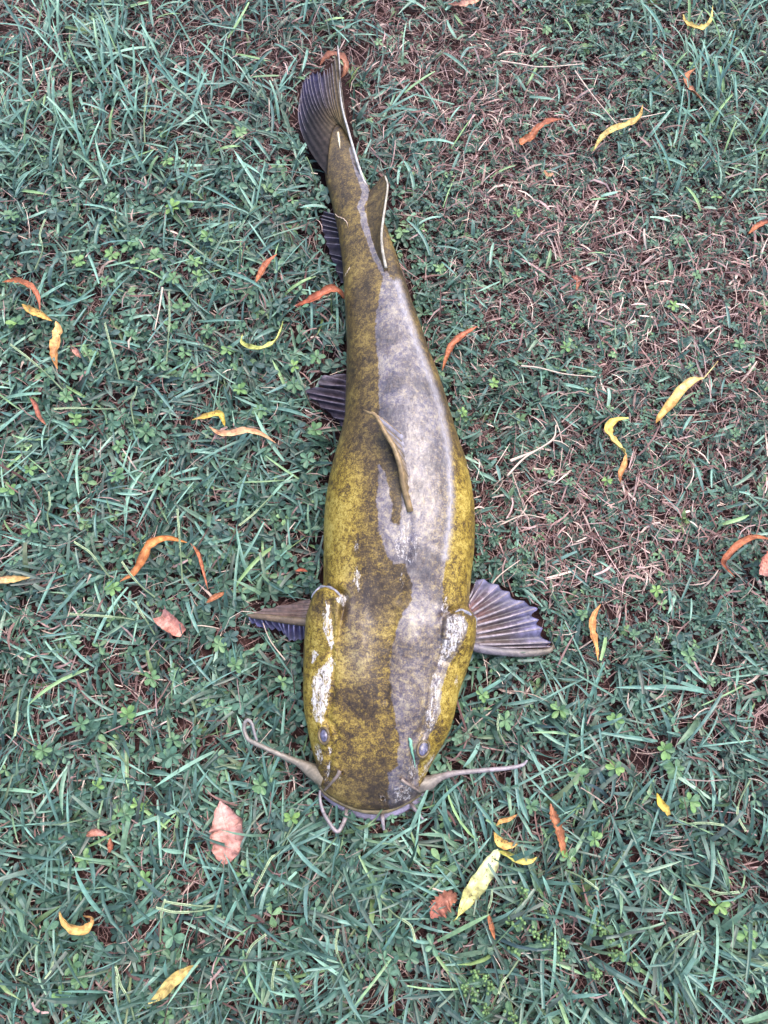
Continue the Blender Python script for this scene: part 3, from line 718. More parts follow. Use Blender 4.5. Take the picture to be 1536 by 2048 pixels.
def top_blades(n):
    """long pale blades lying over the mat, and upright shoots where the turf is taller"""
    root = scatter(n); x, y = proj(root); d = dryness(x, y)
    tallz = np.exp(-((x-1470)/150)**2-((y-230)/210)**2) + .9*np.exp(-((x-230)/260)**2-((y-190)/170)**2) + .4*np.exp(-((x-620)/300)**2-((y-1850)/160)**2)
    k = rng.random(n) < (1-.93*d)*(.45+.75*tallz); root = root[k]; tz = tallz[k]; n = len(root)
    root[:, 2] = rng.uniform(.010, .026, n)
    up = rng.random(n) < .8*tz
    az = np.where(up, rng.normal(1.7, .8, n), 2*np.pi*2.2*fbm(x[k]/260, y[k]/220, 91) + rng.normal(0, 1.0, n))
    e0 = np.where(up, rng.uniform(.6, 1.1, n), rng.uniform(.05, .55, n)); e1 = np.where(up, rng.uniform(-.1, .7, n), rng.uniform(-.5, .05, n))
    L = rng.uniform(.032, .085, n)*(1-.45*smooth(860, 960, x[k])*smooth(1400, 1250, y[k])*(1-up)); Wd = rng.uniform(.0018, .0052, n)
    col = pal([(.10,.205,.165), (.14,.26,.205), (.17,.30,.22), (.18,.29,.12), (.075,.15,.135), (.22,.32,.24)], [4, 4, 2.5, 1.5, 3, .8], n)
    cut = rng.random(n) < .35
    V, F, C, P = ribbons(root, az, L, Wd, e0, e1, rng.normal(0, .3, n), rng.normal(0, .45, n), np.where(cut, .6, .05), col*.8, col*1.1, seg=5, fold=.3)
    k = keep_out(P, .985); n2 = k.sum()
    return V.reshape(n, 18, 3)[k].reshape(-1, 3), ((np.arange(n2)*18)[:, None, None]+grid_faces(6, 3)[None]).reshape(-1, 4), C.reshape(n, 18, 3)[k].reshape(-1, 3)
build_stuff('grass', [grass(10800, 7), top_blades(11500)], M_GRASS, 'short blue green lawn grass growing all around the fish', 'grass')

# clover leaflets: obovate, slightly folded, three to a leaf
LEAFLET = np.array([(0, 0, 0), (.30, .17, .03), (.62, .27, .05), (.88, .20, .05), (1, 0, .0), (.88, -.20, .05), (.62, -.27, .05), (.30, -.17, .03), (.5, 0, -.02), (.8, 0, -.02)], float)
LEAFLET_F = np.array([(0, 8, 1, 1), (1, 8, 2, 2), (2, 8, 9, 3), (3, 9, 4, 4), (4, 9, 5, 5), (5, 9, 8, 6), (6, 8, 7, 7), (7, 8, 0, 0)])
LT = np.array([(0, 8, 1), (1, 8, 2), (2, 8, 9), (2, 9, 3), (3, 9, 4), (4, 9, 5), (5, 9, 6), (9, 8, 6), (6, 8, 7), (7, 8, 0)])[:, ::-1]
def leaflets(pos, az, el, roll, size, col):
    n = len(pos)
    d = np.stack([np.cos(az)*np.cos(el), np.sin(az)*np.cos(el), np.sin(el)], -1)
    h = np.stack([-np.sin(az), np.cos(az), 0*az], -1); u = np.cross(d, h)
    h2 = h*np.cos(roll)[:, None]+u*np.sin(roll)[:, None]; u2 = u*np.cos(roll)[:, None]-h*np.sin(roll)[:, None]
    V = pos[:, None] + size[:, None, None]*(LEAFLET[None, :, :1]*d[:, None]+LEAFLET[None, :, 1:2]*h2[:, None]+LEAFLET[None, :, 2:]*u2[:, None])
    V[..., 2] -= (size[:, None]*LEAFLET[None, :, 0]**2*.18)
    F = (np.arange(n)*10)[:, None, None]+LT[None]
    C = np.repeat(col[:, None], 10, 1)*np.array([.85, .95, 1, 1, 1.05, 1, 1, .95, 1.12, 1.12])[None, :, None]
    return V, F.reshape(-1, 3), C
CLOV = [(.022,.050,.036), (.032,.074,.050), (.048,.104,.070), (.075,.150,.090), (.032,.064,.058), (.11,.19,.08)]
CLOV_W = [4, 5, 4, 2, 3, .8]
def clover(n, xr=XR, yr=YR, zone=True, smul=1.0):
    c = scatter(n, xr, yr); x, y = proj(c); d = dryness(x, y); cl = cloverness(x, y)
    if zone: k = rng.random(n) < np.clip(cl+.45*smooth(880, 960, x)*smooth(1450, 1300, y), 0, 1)*(1-.22*d); c = c[k]; d = d[k]; x = x[k]
    m_ = len(c); c[:, 2] = rng.uniform(.008, .030, m_)*(1-.4*d)
    s = rng.uniform(.0085, .0160, m_)*(1-.38*np.clip(d+.5*smooth(900, 1000, x)*(d > -1), 0, 1))*smul
    nl = rng.choice([3, 3, 3, 5, 6], m_); i = np.repeat(np.arange(m_), nl); o = np.concatenate([np.arange(q) for q in nl])
    az = rng.uniform(0, 2*np.pi, m_)[i] + o*(2*np.pi/nl[i])*np.where(nl[i] == 3, .8, 1) + rng.normal(0, .15, len(i))
    el = rng.normal(.05, .28, len(i)); col = pal(CLOV, CLOV_W, m_)[i]*rng.uniform(.9, 1.1, (len(i), 1))
    V, F, C = leaflets(c[i], az, el, rng.normal(0, .3, len(i)), s[i]*rng.uniform(.8, 1.1, len(i)), col)
    k = keep_out(V[:, [0, 4, 9]][:, [0, 2, 1]], 1.0, -2); V = V[k]; C = C[k]
    return V.reshape(-1, 3), ((np.arange(len(V))*10)[:, None, None]+LT[None]).reshape(-1, 3), C.reshape(-1, 3)
build_stuff('clover', [clover(23000), tuple(clover(16000, (.05, .95), (.05, 1.5), True, .62))], M_CLOVER, 'small dark green clover leaves matted through the lawn', 'clover')

# the lawn goes on outside the picture, thinner
ring = []
for xr, yr in (((-2.3, -.95), (-1.6, 3.0)), ((.95, 2.3), (-1.6, 3.0)), ((-.95, .95), (-1.6, -.62)), ((-.95, .95), (1.55, 3.0))):
    a = (xr[1]-xr[0])*(yr[1]-yr[0])
    ring.append(grass(int(a*1500), 7, xr, yr, 1.1, 1.6, False, 0, 3))
build_stuff('outer_lawn', ring, M_GRASS, 'lawn grass carrying on beyond the area around the fish', 'grass')

# ------------------------------------------------------------------ fallen leaves, one by one
ORG, RED, YEL, PEA, PNKL, BRNL, PGR = (.36,.14,.06), (.27,.08,.045), (.46,.32,.10), (.50,.29,.17), (.38,.19,.16), (.20,.08,.04), (.34,.36,.12)
def fallen_leaf(label, pts, width, c0, c1, z=.034, lift=.010, curl=.85, twist=0.0, spots=False, prof=None, serr=.0, stalk=0):
    P = np.asarray(pts, float); n = 33
    Q = crom(P, n); t = np.linspace(0, 1, n)
    zz = z + lift*np.sin(np.pi*t)*(.6+.4*np.sin(3*t+len(pts)))
    C = at(Q[:, 0], Q[:, 1], zz)
    T = np.gradient(C, axis=0); T /= np.linalg.norm(T, axis=1, keepdims=True)
    A = np.cross(T, [0, 0, 1.0]); A /= np.linalg.norm(A, axis=1, keepdims=True); N = np.cross(A, T)
    pr = np.interp(t, [0, .08, .3, .6, .85, 1], [.05, .35, .95, 1, .5, .03]) if prof is None else np.interp(t, *prof)
    pr = pr*(1+.045*np.sin(t*31+pts[0][0])+serr*np.sign(np.sin(t*70)))
    w = width*.00066*pr/2
    ang = twist*(t-.3)*2
    m_ = 7; s = np.linspace(-1, 1, m_)
    dirv = A*np.cos(ang)[:, None]+N*np.sin(ang)[:, None]; nn = N*np.cos(ang)[:, None]-A*np.sin(ang)[:, None]
    V = C[:, None]+dirv[:, None]*(w[:, None]*s[None])[..., None] + nn[:, None]*(w[:, None]*curl*(np.abs(s)[None]**1.5))[..., None]
    V = V + nn[:, None]*((np.sin(t*25+pts[0][1])+.7*np.sin(t*47+pts[0][0]))[:, None]*w[:, None]*.24*s[None])[..., None]
    k = n*m_; th_ = .0005
    top = V.reshape(-1, 3); bot = (V-nn[:, None]*th_).reshape(-1, 3)
    idx = np.arange(k).reshape(n, m_); rm = np.concatenate([idx[0], idx[1:, -1], idx[-1, -2::-1], idx[-2:0:-1, 0]]); nx_ = np.roll(rm, -1)
    F = grid_faces(n, m_)
    c0 = np.asarray(c0); c1 = np.asarray(c1)
    Cc = (c0[None, None]*(1-t[:, None, None])+c1[None, None]*t[:, None, None])*(1+.30*(np.abs(s)**2-.4)*np.sign(np.sin(pts[0][0]*1.7)))[None, :, None]*(1+.10*np.sin(t[:, None]*150+np.abs(s)[None]*4))[..., None]
    Cc = Cc*(.85+.3*fbm(t[:, None]*6+pts[0][0], s[None]*2+7, 5))[..., None]
    Cc = Cc.reshape(-1, 3)
    base = C[n//2].copy(); base[2] = z-.01
    root = empty('fallen_leaf', base)
    tag(root, label, 'leaf', 'leaves fallen on the lawn')
    mt = M_LEAF_SPOT if spots else M_LEAF
    mesh_obj('blade', np.vstack([top, bot])-base, [F, F[:, ::-1]+k, np.stack([rm, nx_, nx_+k, rm+k], -1)], mt, root, col=np.vstack([Cc, Cc]))
    mp = C + nn*.0004; mp = mp[1:-1] - base
    Vt, Ft = tube(mp, np.linspace(.0007, .0003, len(mp)), 5)
    mesh_obj('midrib', Vt, Ft, mt, root, col=np.broadcast_to(lerp(c0, c1, .5)*1.15, (len(Vt), 3)))
    if stalk:
        q = at(*[np.array([v]) for v in stalk], np.array([z-.006]))[0]
        Vt, Ft = tube(crom(np.array([C[0], (C[0]+q)/2+[0, 0, .003], q]), 10)-base, np.linspace(.0008, .0006, 10), 5)
        mesh_obj('stalk', Vt, Ft, mt, root, col=np.broadcast_to(c0*.8, (len(Vt), 3)))
    return root
LV = [
 ('orange leaf arched like a bow over the grass blades', [(240,1163),(270,1145),(289,1115),(302,1090),(335,1077),(378,1086)], 18, ORG, (.5,.2,.05), dict(lift=.02)),
 ('thread-thin orange leaf tip hanging from the arched leaf', [(380,1086),(396,1105),(406,1138),(416,1180)], 7, ORG, RED, {}),
 ('pale tan straight leaf cut by the lawn edge', [(-12,1162),(20,1160),(60,1155)], 15, PEA, YEL, {}),
 ('small pinkish torn leaf fragment near the folded fin', [(322,1232),(342,1248),(366,1266)], 32, PNKL, (.40,.17,.13), dict(prof=([0,.1,.5,.9,1],[.7,1,1,.8,.5]))),
 ('large pink brown oval leaf with a pointed end', [(447,1729),(452,1700),(455,1665),(448,1635),(440,1602)], 62, (.36,.17,.135), (.34,.18,.15), dict(curl=.16, stalk=(449,1742), prof=([0,.08,.3,.55,.75,.9,1],[.05,.45,.9,1,.72,.35,.03]))),
 ('small curled brown leaf half under clover', [(172,1672),(192,1664),(214,1670)], 13, BRNL, PNKL, {}),
 ('short upright rust brown leaf scrap', [(220,1676),(222,1692),(219,1706)], 10, BRNL, RED, {}),
 ('yellow brown leaf bent into a hook', [(118,1820),(128,1842),(148,1858),(172,1860),(187,1846),(183,1834),(166,1832)], 15, YEL, (.45,.22,.08), dict(twist=.8)),
 ('long yellow leaf with dark specks in deep grass', [(296,2008),(325,1985),(345,1962),(372,1942),(396,1930)], 20, (.42,.36,.14), YEL, dict(spots=True)),
 ('rust orange leaf folded sharply beside spotted leaf', [(4,564),(32,562),(58,572),(74,592),(80,622)], 14, ORG, RED, dict(twist=.7)),
 ('yellow leaf end speckled brown', [(44,608),(62,622),(84,632),(104,642)], 17, YEL, (.45,.24,.06), dict(spots=True)),
 ('tan speckled leaf hanging straight and narrow', [(112,642),(118,662),(113,690),(110,712),(115,738)], 21, (.5,.3,.12), (.45,.2,.06), dict(spots=True)),
 ('small red orange leaf standing among clover', [(511,566),(522,548),(534,528),(554,508)], 14, ORG, RED, {}),
 ('red brown leaf tucked against the belly of the fish', [(590,612),(615,604),(640,592),(662,580),(680,586),(690,600)], 19, (.38,.10,.05), BRNL, dict(lift=.016)),
 ('pale green leaf curled into a half ring', [(485,668),(484,684),(498,694),(522,698),(548,686),(560,666),(566,642)], 11, PGR, (.36,.40,.10), dict(twist=.9)),
 ('yellow leaf scrap with a bent tip', [(384,840),(410,834),(438,828),(446,838),(450,854)], 13, YEL, (.5,.36,.05), dict(spots=True)),
 ('peach coloured wavy leaf', [(418,853),(438,866),(462,868),(492,862),(522,868),(552,886)], 14, PEA, (.55,.30,.16), {}),
 ('dark red curled leaf lying off the flank of the fish', [(956,652),(930,668),(906,688),(894,712),(884,742)], 14, RED, ORG, {}),
 ('bright orange leaf with a forked broad base', [(1040,288),(1062,276),(1075,258),(1098,244),(1130,238)], 20, ORG, RED, dict(prof=([0,.1,.3,.5,.8,1],[.7,1,.9,.7,.6,.05]))),
 ('slim yellow leaf on dry worn turf', [(1187,302),(1200,280),(1222,262),(1256,250),(1278,234),(1286,208)], 15, (.5,.4,.15), YEL, dict(spots=True)),
 ('yellow leaf bent into a wide u', [(1366,28),(1370,44),(1386,55),(1404,57),(1420,42),(1426,10)], 13, YEL, (.5,.4,.12), dict(spots=True)),
 ('rusty kinked leaf between tall grass shoots', [(1396,134),(1374,152),(1372,172),(1392,190),(1408,206)], 14, ORG, BRNL, dict(twist=.6)),
 ('curled brown leaf behind the tip of the tail', [(640,130),(652,116),(672,112),(688,124),(690,142),(682,156)], 18, (.34,.14,.09), BRNL, dict(twist=.5)),
 ('broad pale yellow leaf tapering to a brown point', [(1408,756),(1385,762),(1360,782),(1342,806),(1320,832),(1312,846)], 20, (.6,.48,.2), (.45,.24,.06), dict(stalk=(1436,722))),
 ('yellow leaf waving in an s over dry stems', [(1258,836),(1230,842),(1214,858),(1222,880),(1244,900),(1252,912)], 18, (.42,.30,.07), (.55,.40,.12), dict(twist=.9)),
 ('orange tail end of the waving leaf', [(1252,906),(1248,928),(1240,948),(1241,966)], 12, (.5,.28,.10), ORG, {}),
 ('narrow ochre leaf upright in clover beyond the open fin', [(1202,1208),(1186,1234),(1183,1262),(1190,1290),(1196,1322)], 14, ORG, (.55,.30,.09), dict(twist=.5)),
 ('orange ribbon leaf arcing over dry turf', [(1546,1080),(1510,1074),(1480,1086),(1456,1108),(1446,1128),(1470,1154)], 13, ORG, RED, dict(lift=.018)),
 ('broad red leaf cut by the frame of the view', [(1548,1112),(1532,1130),(1524,1150)], 34, (.46,.15,.09), PNKL, dict(prof=([0,.1,.5,.9,1],[.7,1,1,.7,.3]))),
 ('pinkish dry leaf at the far edge of the turf', [(896,8),(925,12),(950,4),(975,-8)], 18, PNKL, PEA, {}),
 ('short yellow leaf scrap standing in clover', [(1314,1586),(1320,1606),(1332,1620),(1338,1634)], 14, (.5,.38,.04), YEL, {}),
 ('ragged orange brown leaf hanging down thin', [(1101,1606),(1106,1630),(1116,1655),(1124,1690),(1128,1720)], 16, BRNL, ORG, dict(serr=.15)),
 ('tiny hooked yellow leaf stalk end', [(992,1652),(1002,1642),(1018,1638),(1036,1628)], 8, YEL, ORG, {}),
 ('small yellow orange blotched leaf scrap', [(988,1664),(998,1682),(1014,1690),(1036,1688)], 16, (.5,.36,.1), (.45,.25,.08), dict(spots=True)),
 ('broad pale lime leaf dotted with black specks', [(916,1832),(932,1804),(950,1776),(972,1744),(990,1712),(996,1698)], 31, (.46,.42,.12), (.36,.42,.24), dict(spots=True, curl=.25, stalk=(906,1842))),
 ('slender yellow green leaf crossing the lime leaf', [(988,1700),(1015,1708),(1036,1720),(1060,1722),(1074,1714)], 11, (.28,.34,.07), YEL, {}),
 ('crumpled red brown leaf under the lime leaf', [(862,1836),(878,1812),(896,1796),(914,1800)], 34, (.30,.11,.08), BRNL, dict(serr=.2, curl=.7)),
 ('narrow brown husk below the lime leaf', [(976,1826),(982,1850),(990,1880)], 9, BRNL, ORG, {}),
 ('orange leaf tip at the worn turf margin', [(1496,468),(1516,452),(1545,440)], 12, ORG, RED, {}),
 ('red brown leaf scrap near the folded fin tip', [(412,1206),(432,1194),(454,1184)], 11, BRNL, ORG, {}),
 ('small red t shaped leaf stem', [(590,1142),(604,1140),(616,1143)], 7, RED, RED, {}),
 ('thin dark red leaf in grass below the spotted leaf', [(58,792),(72,812),(80,834),(94,852)], 10, (.28,.09,.07), BRNL, {}),
 ('pale pink dry husk among clover', [(142,692),(156,708),(164,716)], 12, PNKL, BRNL, {}),
 ('tiny brown leaf curl on worn turf', [(1088,340),(1096,352),(1108,346)], 9, BRNL, PEA, {}),
 ('small rust leaf shred on dark bare soil', [(1142,552),(1156,562),(1152,582)], 12, (.30,.11,.08), BRNL, {}),
]
for lb, pts, w, c0, c1, kw in LV: fallen_leaf(lb, pts, w, c0, c1, **kw)

MARKS = [(340,1080,'the arched orange leaf'),(30,1160,'the straight tan leaf'),(343,1250,'the torn pink fragment'),(452,1665,'the large pink oval leaf'),(200,1680,'the curled brown leaf'),(152,1845,'the hooked yellow brown leaf'),
 (345,1965,'the specked yellow leaf'),(40,570,'the folded rust leaf'),(100,660,'the speckled tan leaf'),(530,535,'the small red orange leaf'),(520,690,'the half ring leaf'),(430,835,'the bent yellow scrap'),(490,865,'the peach wavy leaf'),
 (910,690,'the dark red curled leaf'),(1080,260,'the orange forked leaf'),(1240,255,'the slim yellow leaf'),(1395,50,'the yellow u leaf'),(1390,170,'the rusty kinked leaf'),(1360,785,'the broad pale yellow leaf'),(1235,900,'the s shaped leaf'),
 (1188,1265,'the narrow ochre leaf'),(1480,1100,'the orange ribbon leaf'),(1325,1610,'the short yellow scrap'),(1115,1660,'the ragged orange leaf'),(1010,1680,'the blotched yellow scrap'),(955,1770,'the lime leaf'),(1150,570,'the rust leaf shred'),
 (1520,455,'the orange leaf tip'),(80,820,'the thin dark red leaf'),(660,800,'the pelvic fin'),(660,490,'the anal fin'),(620,240,'the tail fin'),(1030,1240,'the open pectoral fin'),(560,1240,'the folded pectoral fin'),(740,1650,'the mouth of the fish'),
 (520,1480,'the looped whisker'),(980,1540,'the straight whisker'),(950,1080,'the yellow flank'),(650,1060,'the swollen belly side'),(1060,915,'the forked straw'),(1115,745,'the long pale straw'),(60,1430,'the seed head by thick clover')]
def near_mark(x, y):
    d = [(math.hypot(x-a, y-b_), t_) for a, b_, t_ in MARKS]; return min(d)[1]
# ------------------------------------------------------------------ clover sprigs that stand out bright green
SPR = [(303,1357),(226,1176),(254,1430),(162,1449),(223,398),(203,457),(156,523),(223,508),(344,414),(332,320),(414,473),(390,523),(348,555),(394,551),(211,562),
 (258,492),(312,512),(31,645),(23,430),(262,672),(414,660),(363,613),(369,705),(396,750),(478,778),(588,732),(588,769),(292,865),(132,792),(150,837),(237,892),
 (232,951),(319,728),(633,714),(629,860),(18,979),(59,938),(121,1996),(160,1961),(145,1930),(168,1719),(289,1758),(277,1609),(195,1574),(582,1637),(402,2000),
 (332,2035),(1157,1550),(1380,1603),(1351,1537),(1231,1537),(1190,1678),(1061,1612),(1438,1810),(1492,1873),(1136,1715),(925,824),(1132,695),(987,766),(1140,964),
 (1099,944),(1215,960),(1314,1180),(1269,1271),(1165,1229),(1471,865),(1480,687),(1380,1312),(1103,1035),(1434,393),(1358,481),(1394,549),(1034,424),(1347,610),
 (60,1060),(85,1500),(345,1480),(470,1330),(520,1570),(250,1630),(965,1390),(1010,1440),(1120,1420),(1230,1440),(1330,1500),(455,700),(520,820),(345,650)]
lm = []
for q in range(4):
    cc = [(.075,.15,.065), (.095,.18,.06), (.060,.125,.062), (.12,.21,.06)][q]
    v, f, c = leaflets(np.zeros((1, 3)), np.zeros(1), np.array([.12]), np.zeros(1), np.ones(1), np.array([cc]))
    lm.append(raw_mesh('leaflet', v, f, M_CLOVER, col=c, smooth_shade=False))
stem_me = {}
Vt, Ft = tube(np.array([[0, 0, -1.0], [.05, .02, -.5], [0, 0, 0]]), np.array([.05, .04, .035]), 5)
stem_mesh = raw_mesh('stem', Vt, Ft, M_CLOVER, col=np.broadcast_to((.09, .075, .04), (len(Vt), 3)))
for i, (x, y) in enumerate(SPR):
    far_ = 1.0 if x < 900 or y > 1300 else .72
    s = rng.uniform(.011, .0145)*far_
    p = at(x, y, .034)
    r = empty('clover_sprig', (p[0], p[1], 0)); r.rotation_euler = (0, 0, rng.uniform(0, 6.28))
    
    st_ = link(bpy.data.objects.new('stem', stem_mesh), r); st_.location = (0, 0, .034); st_.scale = (.016, .016, .034)
    q0 = int(rng.choice(4, p=[.4, .25, .25, .1])); k = int(rng.choice([5, 6, 7, 8]))
    tag(r, ('mid green', 'bright green', 'deep green', 'lime green')[q0]+' clover sprig with '+{5:'five', 6:'six', 7:'seven', 8:'eight'}[k]+' leaflets near '+near_mark(x, y), 'clover', 'bright clover sprigs in the lawn')
    for j in range(k):
        o = link(bpy.data.objects.new('leaflet', lm[q0 if rng.random() < .8 else 2]), r)
        o.location = (0, 0, .034-.002*(j % 2)); sc_ = s*rng.uniform(.75, 1.08)
        o.scale = (sc_, sc_, sc_); o.rotation_euler = (rng.normal(0, .2), rng.normal(-.1, .25), j*2*math.pi/k*(1 if k < 7 else 1.3)+rng.normal(0, .12))

# ------------------------------------------------------------------ grass seed heads
def seed_head(pts, z0=.03, z1=.05, label=None, dense=64, col=(.26, .32, .19), stemfrac=.45):
    P = crom(np.column_stack([np.asarray(pts, float), np.linspace(z0, z1, len(pts))]), 40)
    C = at(P[:, 0], P[:, 1], P[:, 2]); base = C[0].copy(); base[2] = z0-.008
    r = empty('grass_seed_head', base)
    tag(r, label or ('long' if np.linalg.norm(C[-1]-C[0]) > .055 else 'short')+' thin pale green seed head near '+near_mark(*np.mean(pts, 0)), 'seed head', 'grass seed heads in the lawn')
    Vt, Ft = tube(C-base, np.linspace(.0013, .0007, 40), 6)
    mesh_obj('stem', Vt, Ft, M_GRASS, r, col=np.broadcast_to((.12, .17, .09), (len(Vt), 3)))
    k0 = int(40*stemfrac); n = dense
    u = np.linspace(k0, 39, n); i = np.minimum(u.astype(int), 38); f = (u-i)[:, None]
    c = C[i]*(1-f)+C[i+1]*f; T = C[i+1]-C[i]; T /= np.linalg.norm(T, axis=1, keepdims=True)
    A = np.cross(T, [0, 0, 1.0]); s = np.where(np.arange(n) % 2, 1, -1)[:, None]
    ax = T*.8+A*s*.55+np.array([0, 0, .25]); ax /= np.linalg.norm(ax, axis=1, keepdims=True)
    h = np.cross(ax, [0, 0, 1.0]); h /= np.linalg.norm(h, axis=1, keepdims=True); u3 = np.cross(h, ax)
    Ls = .0028; rs = .00075
    V = np.stack([c, c+ax*Ls*.5+h*rs, c+ax*Ls*.5+u3*rs, c+ax*Ls*.5-h*rs, c+ax*Ls*.5-u3*rs, c+ax*Ls], 1)
    f6 = np.array([(0, 2, 1), (0, 3, 2), (0, 4, 3), (0, 1, 4), (5, 1, 2), (5, 2, 3), (5, 3, 4), (5, 4, 1)])
    F = (np.arange(n)*6)[:, None, None]+f6[None]
    cc = np.asarray(col)[None]*rng.uniform(.75, 1.3, (n, 1))
    mesh_obj('spike', V.reshape(-1, 3)-base, F.reshape(-1, 3), M_STRAW, r, col=np.repeat(cc, 6, 0), smooth_shade=False)
SH = [[(333,725),(336,680),(339,640),(338,585)], [(242,772),(232,730),(221,690),(210,648)], [(232,818),(190,818),(150,816),(110,818)], [(125,780),(90,745),(55,715),(22,690)],
 [(268,850),(262,810),(270,790),(274,775)], [(372,600),(385,580),(400,565),(415,558)], [(440,1812),(400,1812),(360,1808),(330,1803)], [(442,1812),(400,1822),(350,1824),(315,1816)],
 [(270,2046),(258,2000),(242,1970),(232,1935)], [(235,2046),(236,2010),(234,1980),(234,1955)], [(118,1890),(110,1910),(102,1940),(92,1955)], [(80,1880),(52,1910),(38,1930),(34,1948)],
 [(1130,1740),(1158,1752),(1180,1766),(1195,1778)], [(1330,1652),(1370,1648),(1410,1646),(1445,1650)], [(1372,1768),(1410,1776),(1440,1786),(1475,1784)], [(1310,1905),(1345,1880),(1375,1868),(1395,1862)],
 [(1330,1925),(1350,1900),(1370,1880),(1385,1868)], [(985,1860),(975,1830),(982,1800),(984,1780)], [(1040,1915),(1020,1945),(1005,1965),(998,1985)], [(1275,2005),(1290,2002),(1300,1998),(1310,1992)],
 [(1480,1960),(1500,1945),(1520,1935),(1540,1925)], [(40,1380),(36,1410),(34,1440),(30,1470)], [(365,1170),(362,1120),(358,1060),(355,1020)], [(270,1240),(240,1235),(200,1232),(140,1228)],
 [(310,1270),(295,1245),(282,1225),(272,1205)], [(220,1155),(200,1130),(180,1105),(150,1085)], [(310,1195),(285,1175),(262,1150),(245,1125)], [(100,1060),(95,1030),(100,1010),(98,985)],
 [(255,1530),(242,1515),(232,1500),(222,1488)], [(320,1885),(322,1850),(324,1820),(330,1800)], [(70,540),(85,500),(80,470),(90,440)], [(290,290),(288,240),(292,200),(295,150)],
 [(545,990),(525,1010),(505,1030),(480,1050)], [(600,1620),(560,1700),(540,1720),(505,1790)], [(760,1800),(790,1830),(820,1850),(830,1880)], [(700,1960),(680,1920),(672,1890),(676,1860)],
 [(1010,1490),(1000,1470),(995,1450),(998,1430)], [(1500,1560),(1480,1600),(1475,1630),(1490,1660)], [(470,1960),(490,1920),(505,1890),(530,1870)], [(560,2030),(548,1990),(545,1960),(552,1925)]]
for p_ in SH: seed_head(p_)

# ------------------------------------------------------------------ dry stems, loose blades on the fish, weed
def stick(name, label, cat, pts, z, r, col, mat=M_STRAW, group=None):
    P = crom(np.column_stack([np.asarray(pts, float), np.broadcast_to(np.asarray(z, float), (len(pts),))]), 24)
    C = at(P[:, 0], P[:, 1], P[:, 2]); base = C[0].copy()
    Vt, Ft = tube(C-base, np.linspace(r, r*.55, 24), 6)
    o = mesh_obj(name, Vt, Ft, mat, col=np.broadcast_to(col, (len(Vt), 3))*1.0); o.location = base
    tag(o, label, cat, group); return o
ST = (.40, .31, .25)
for lb, pts, r_ in (('long pale straw stem lying across clover', [(1042,732),(1075,735),(1130,748),(1192,754)], .0013), ('forked pale straw stem on worn turf', [(1014,952),(1050,915),(1104,880),(1112,850)], .0016),
   ('short side branch of the forked straw', [(1104,880),(1122,884),(1138,894)], .0010), ('pale straw bundle beside the forked stem', [(1020,922),(1045,912),(1070,902)], .0024),
   ('arched pale straw high on the turf beyond the tail', [(1000,122),(1040,128),(1085,134),(1166,128)], .0014), ('straight tan straw under the yellow leaf', [(1150,142),(1185,190),(1235,250)], .0012),
   ('brown straw leaning on clover by a seed head', [(325,575),(318,620),(309,662)], .0014), ('tan straw lying beside the pectoral fin', [(570,1320),(540,1280),(520,1230)], .0009),
   ('pale straw in tall grass by worn turf', [(1240,240),(1280,235),(1330,225)], .0012), ('thin straw across the dark soil patch', [(1000,1050),(1050,1030),(1100,1040)], .0009),
   ('bleached straw lying near the pectoral fin', [(975,1180),(1000,1150),(1040,1120)], .0010)):
    stick('straw', lb, 'straw', pts, .034, r_, ST, group='dry straws on the turf')
# litter stuck to the skin
def on_fish(name, label, cat, pts, w, col, mat, lift=.0006):
    e = np.array([surf(*p) for p in crom(pts, 14)]); e[:, 2] = gauss(e[:, 2], 2)+lift
    T = np.gradient(e, axis=0); T /= np.linalg.norm(T, axis=1, keepdims=True)
    A = np.cross(T, [0, 0, 1.0]); A /= np.linalg.norm(A, axis=1, keepdims=True)
    ww = w*np.interp(np.linspace(0, 1, 14), [0, .15, .6, 1], [.7, 1, .8, .1])[:, None]/2
    V = np.stack([e-A*ww, e+np.array([0, 0, .0006]), e+A*ww, e-np.array([0, 0, .0008])], 1); base = e[0].copy()
    o = mesh_obj(name, V.reshape(-1, 3)-base, [grid_faces(14, 4, True)[:, ::-1], np.array([[0, 1, 2, 3], [55, 54, 53, 52]])], mat, col=np.broadcast_to(col, (56, 3))); o.location = base
    tag(o, label, cat)
on_fish('grass_clipping', 'single green grass clipping stuck on the head of the fish', 'grass clipping', [(819,1475),(822,1492),(826,1510),(831,1536)], .0042, (.17, .36, .25), M_STRAW, .003)
on_fish('straw_chip', 'cream straw chip stuck on the tail of the fish', 'straw', [(676,265),(678,280),(680,297)], .0042, (.5, .42, .28), M_STRAW)
on_fish('straw_thread', 'thin curled straw thread on the tail flank', 'straw', [(671,433),(684,437),(693,445),(697,456)], .0018, (.4, .3, .24), M_STRAW, .002)
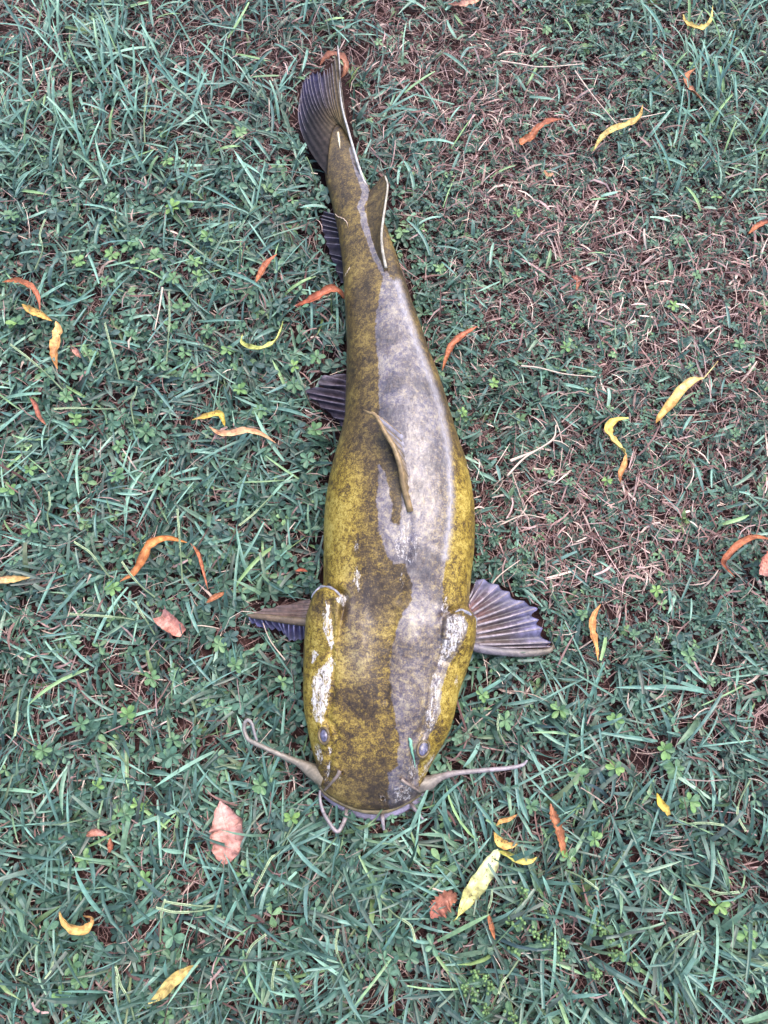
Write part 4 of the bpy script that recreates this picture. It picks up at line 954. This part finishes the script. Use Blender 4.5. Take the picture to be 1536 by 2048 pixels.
on_fish('straw_thread', 'thin straight straw thread across the lower tail flank', 'straw', [(700,536),(694,546),(688,556)], .0016, (.42, .33, .24), M_STRAW, .002)

# low weed with round green bud clusters
bm_v, bm_f = [], []
uu = np.linspace(0, np.pi, 5); ww = np.linspace(0, 2*np.pi, 6, endpoint=False); U, Wg = np.meshgrid(uu, ww, indexing='ij')
sph = np.stack([np.sin(U)*np.cos(Wg), np.sin(U)*np.sin(Wg), np.cos(U)], -1).reshape(-1, 3); sphf = grid_faces(5, 6, True)
def weed(x, y, nb, i):
    p = at(x, y, 0.0); r = empty('bud_weed', p)
    tag(r, 'low weed with '+{2:'two', 3:'three', 4:'four'}[nb]+' clusters of round green buds near '+near_mark(x, y), 'weed', 'bud weeds in deep grass')
    for j in range(nb):
        a = rng.uniform(0, 6.28); d = rng.uniform(.006, .024); c = np.array([d*math.cos(a), d*math.sin(a), rng.uniform(.034, .044)])
        k = 11; off = rng.normal(0, .0028, (k, 3)); s = rng.uniform(.0014, .0023, k)
        V = (c+off)[:, None]+sph[None]*s[:, None, None]; F = (np.arange(k)*30)[:, None, None]+sphf[None]
        mesh_obj('bud_cluster', V.reshape(-1, 3), F.reshape(-1, 4), M_CLOVER, r, col=np.repeat(np.array([.12, .20, .075])[None]*rng.uniform(.7, 1.25, (k, 1)), 30, 0))
        Vt, Ft = tube(crom(np.array([[0, 0, 0], c*.5+[0, 0, .008], c]), 8), np.linspace(.0011, .0008, 8), 5)
        mesh_obj('stem', Vt, Ft, M_CLOVER, r, col=np.broadcast_to((.09, .11, .05), (len(Vt), 3)))
        lf = link(bpy.data.objects.new('leaf', lm[2]), r); lf.location = c*.8; q = rng.uniform(.012, .018); lf.scale = (q, q, q); lf.rotation_euler = (rng.normal(0, .2), rng.normal(0, .2), a+rng.normal(0, .7))
for i, (x, y, nb) in enumerate(((1040,1808,3),(1085,1850,4),(1190,1820,4),(1010,1850,2),(980,1940,3),(955,1975,3),(1200,1880,3),(1190,1930,2),(1010,2020,3),(1240,1870,2))): weed(x, y, nb, i)
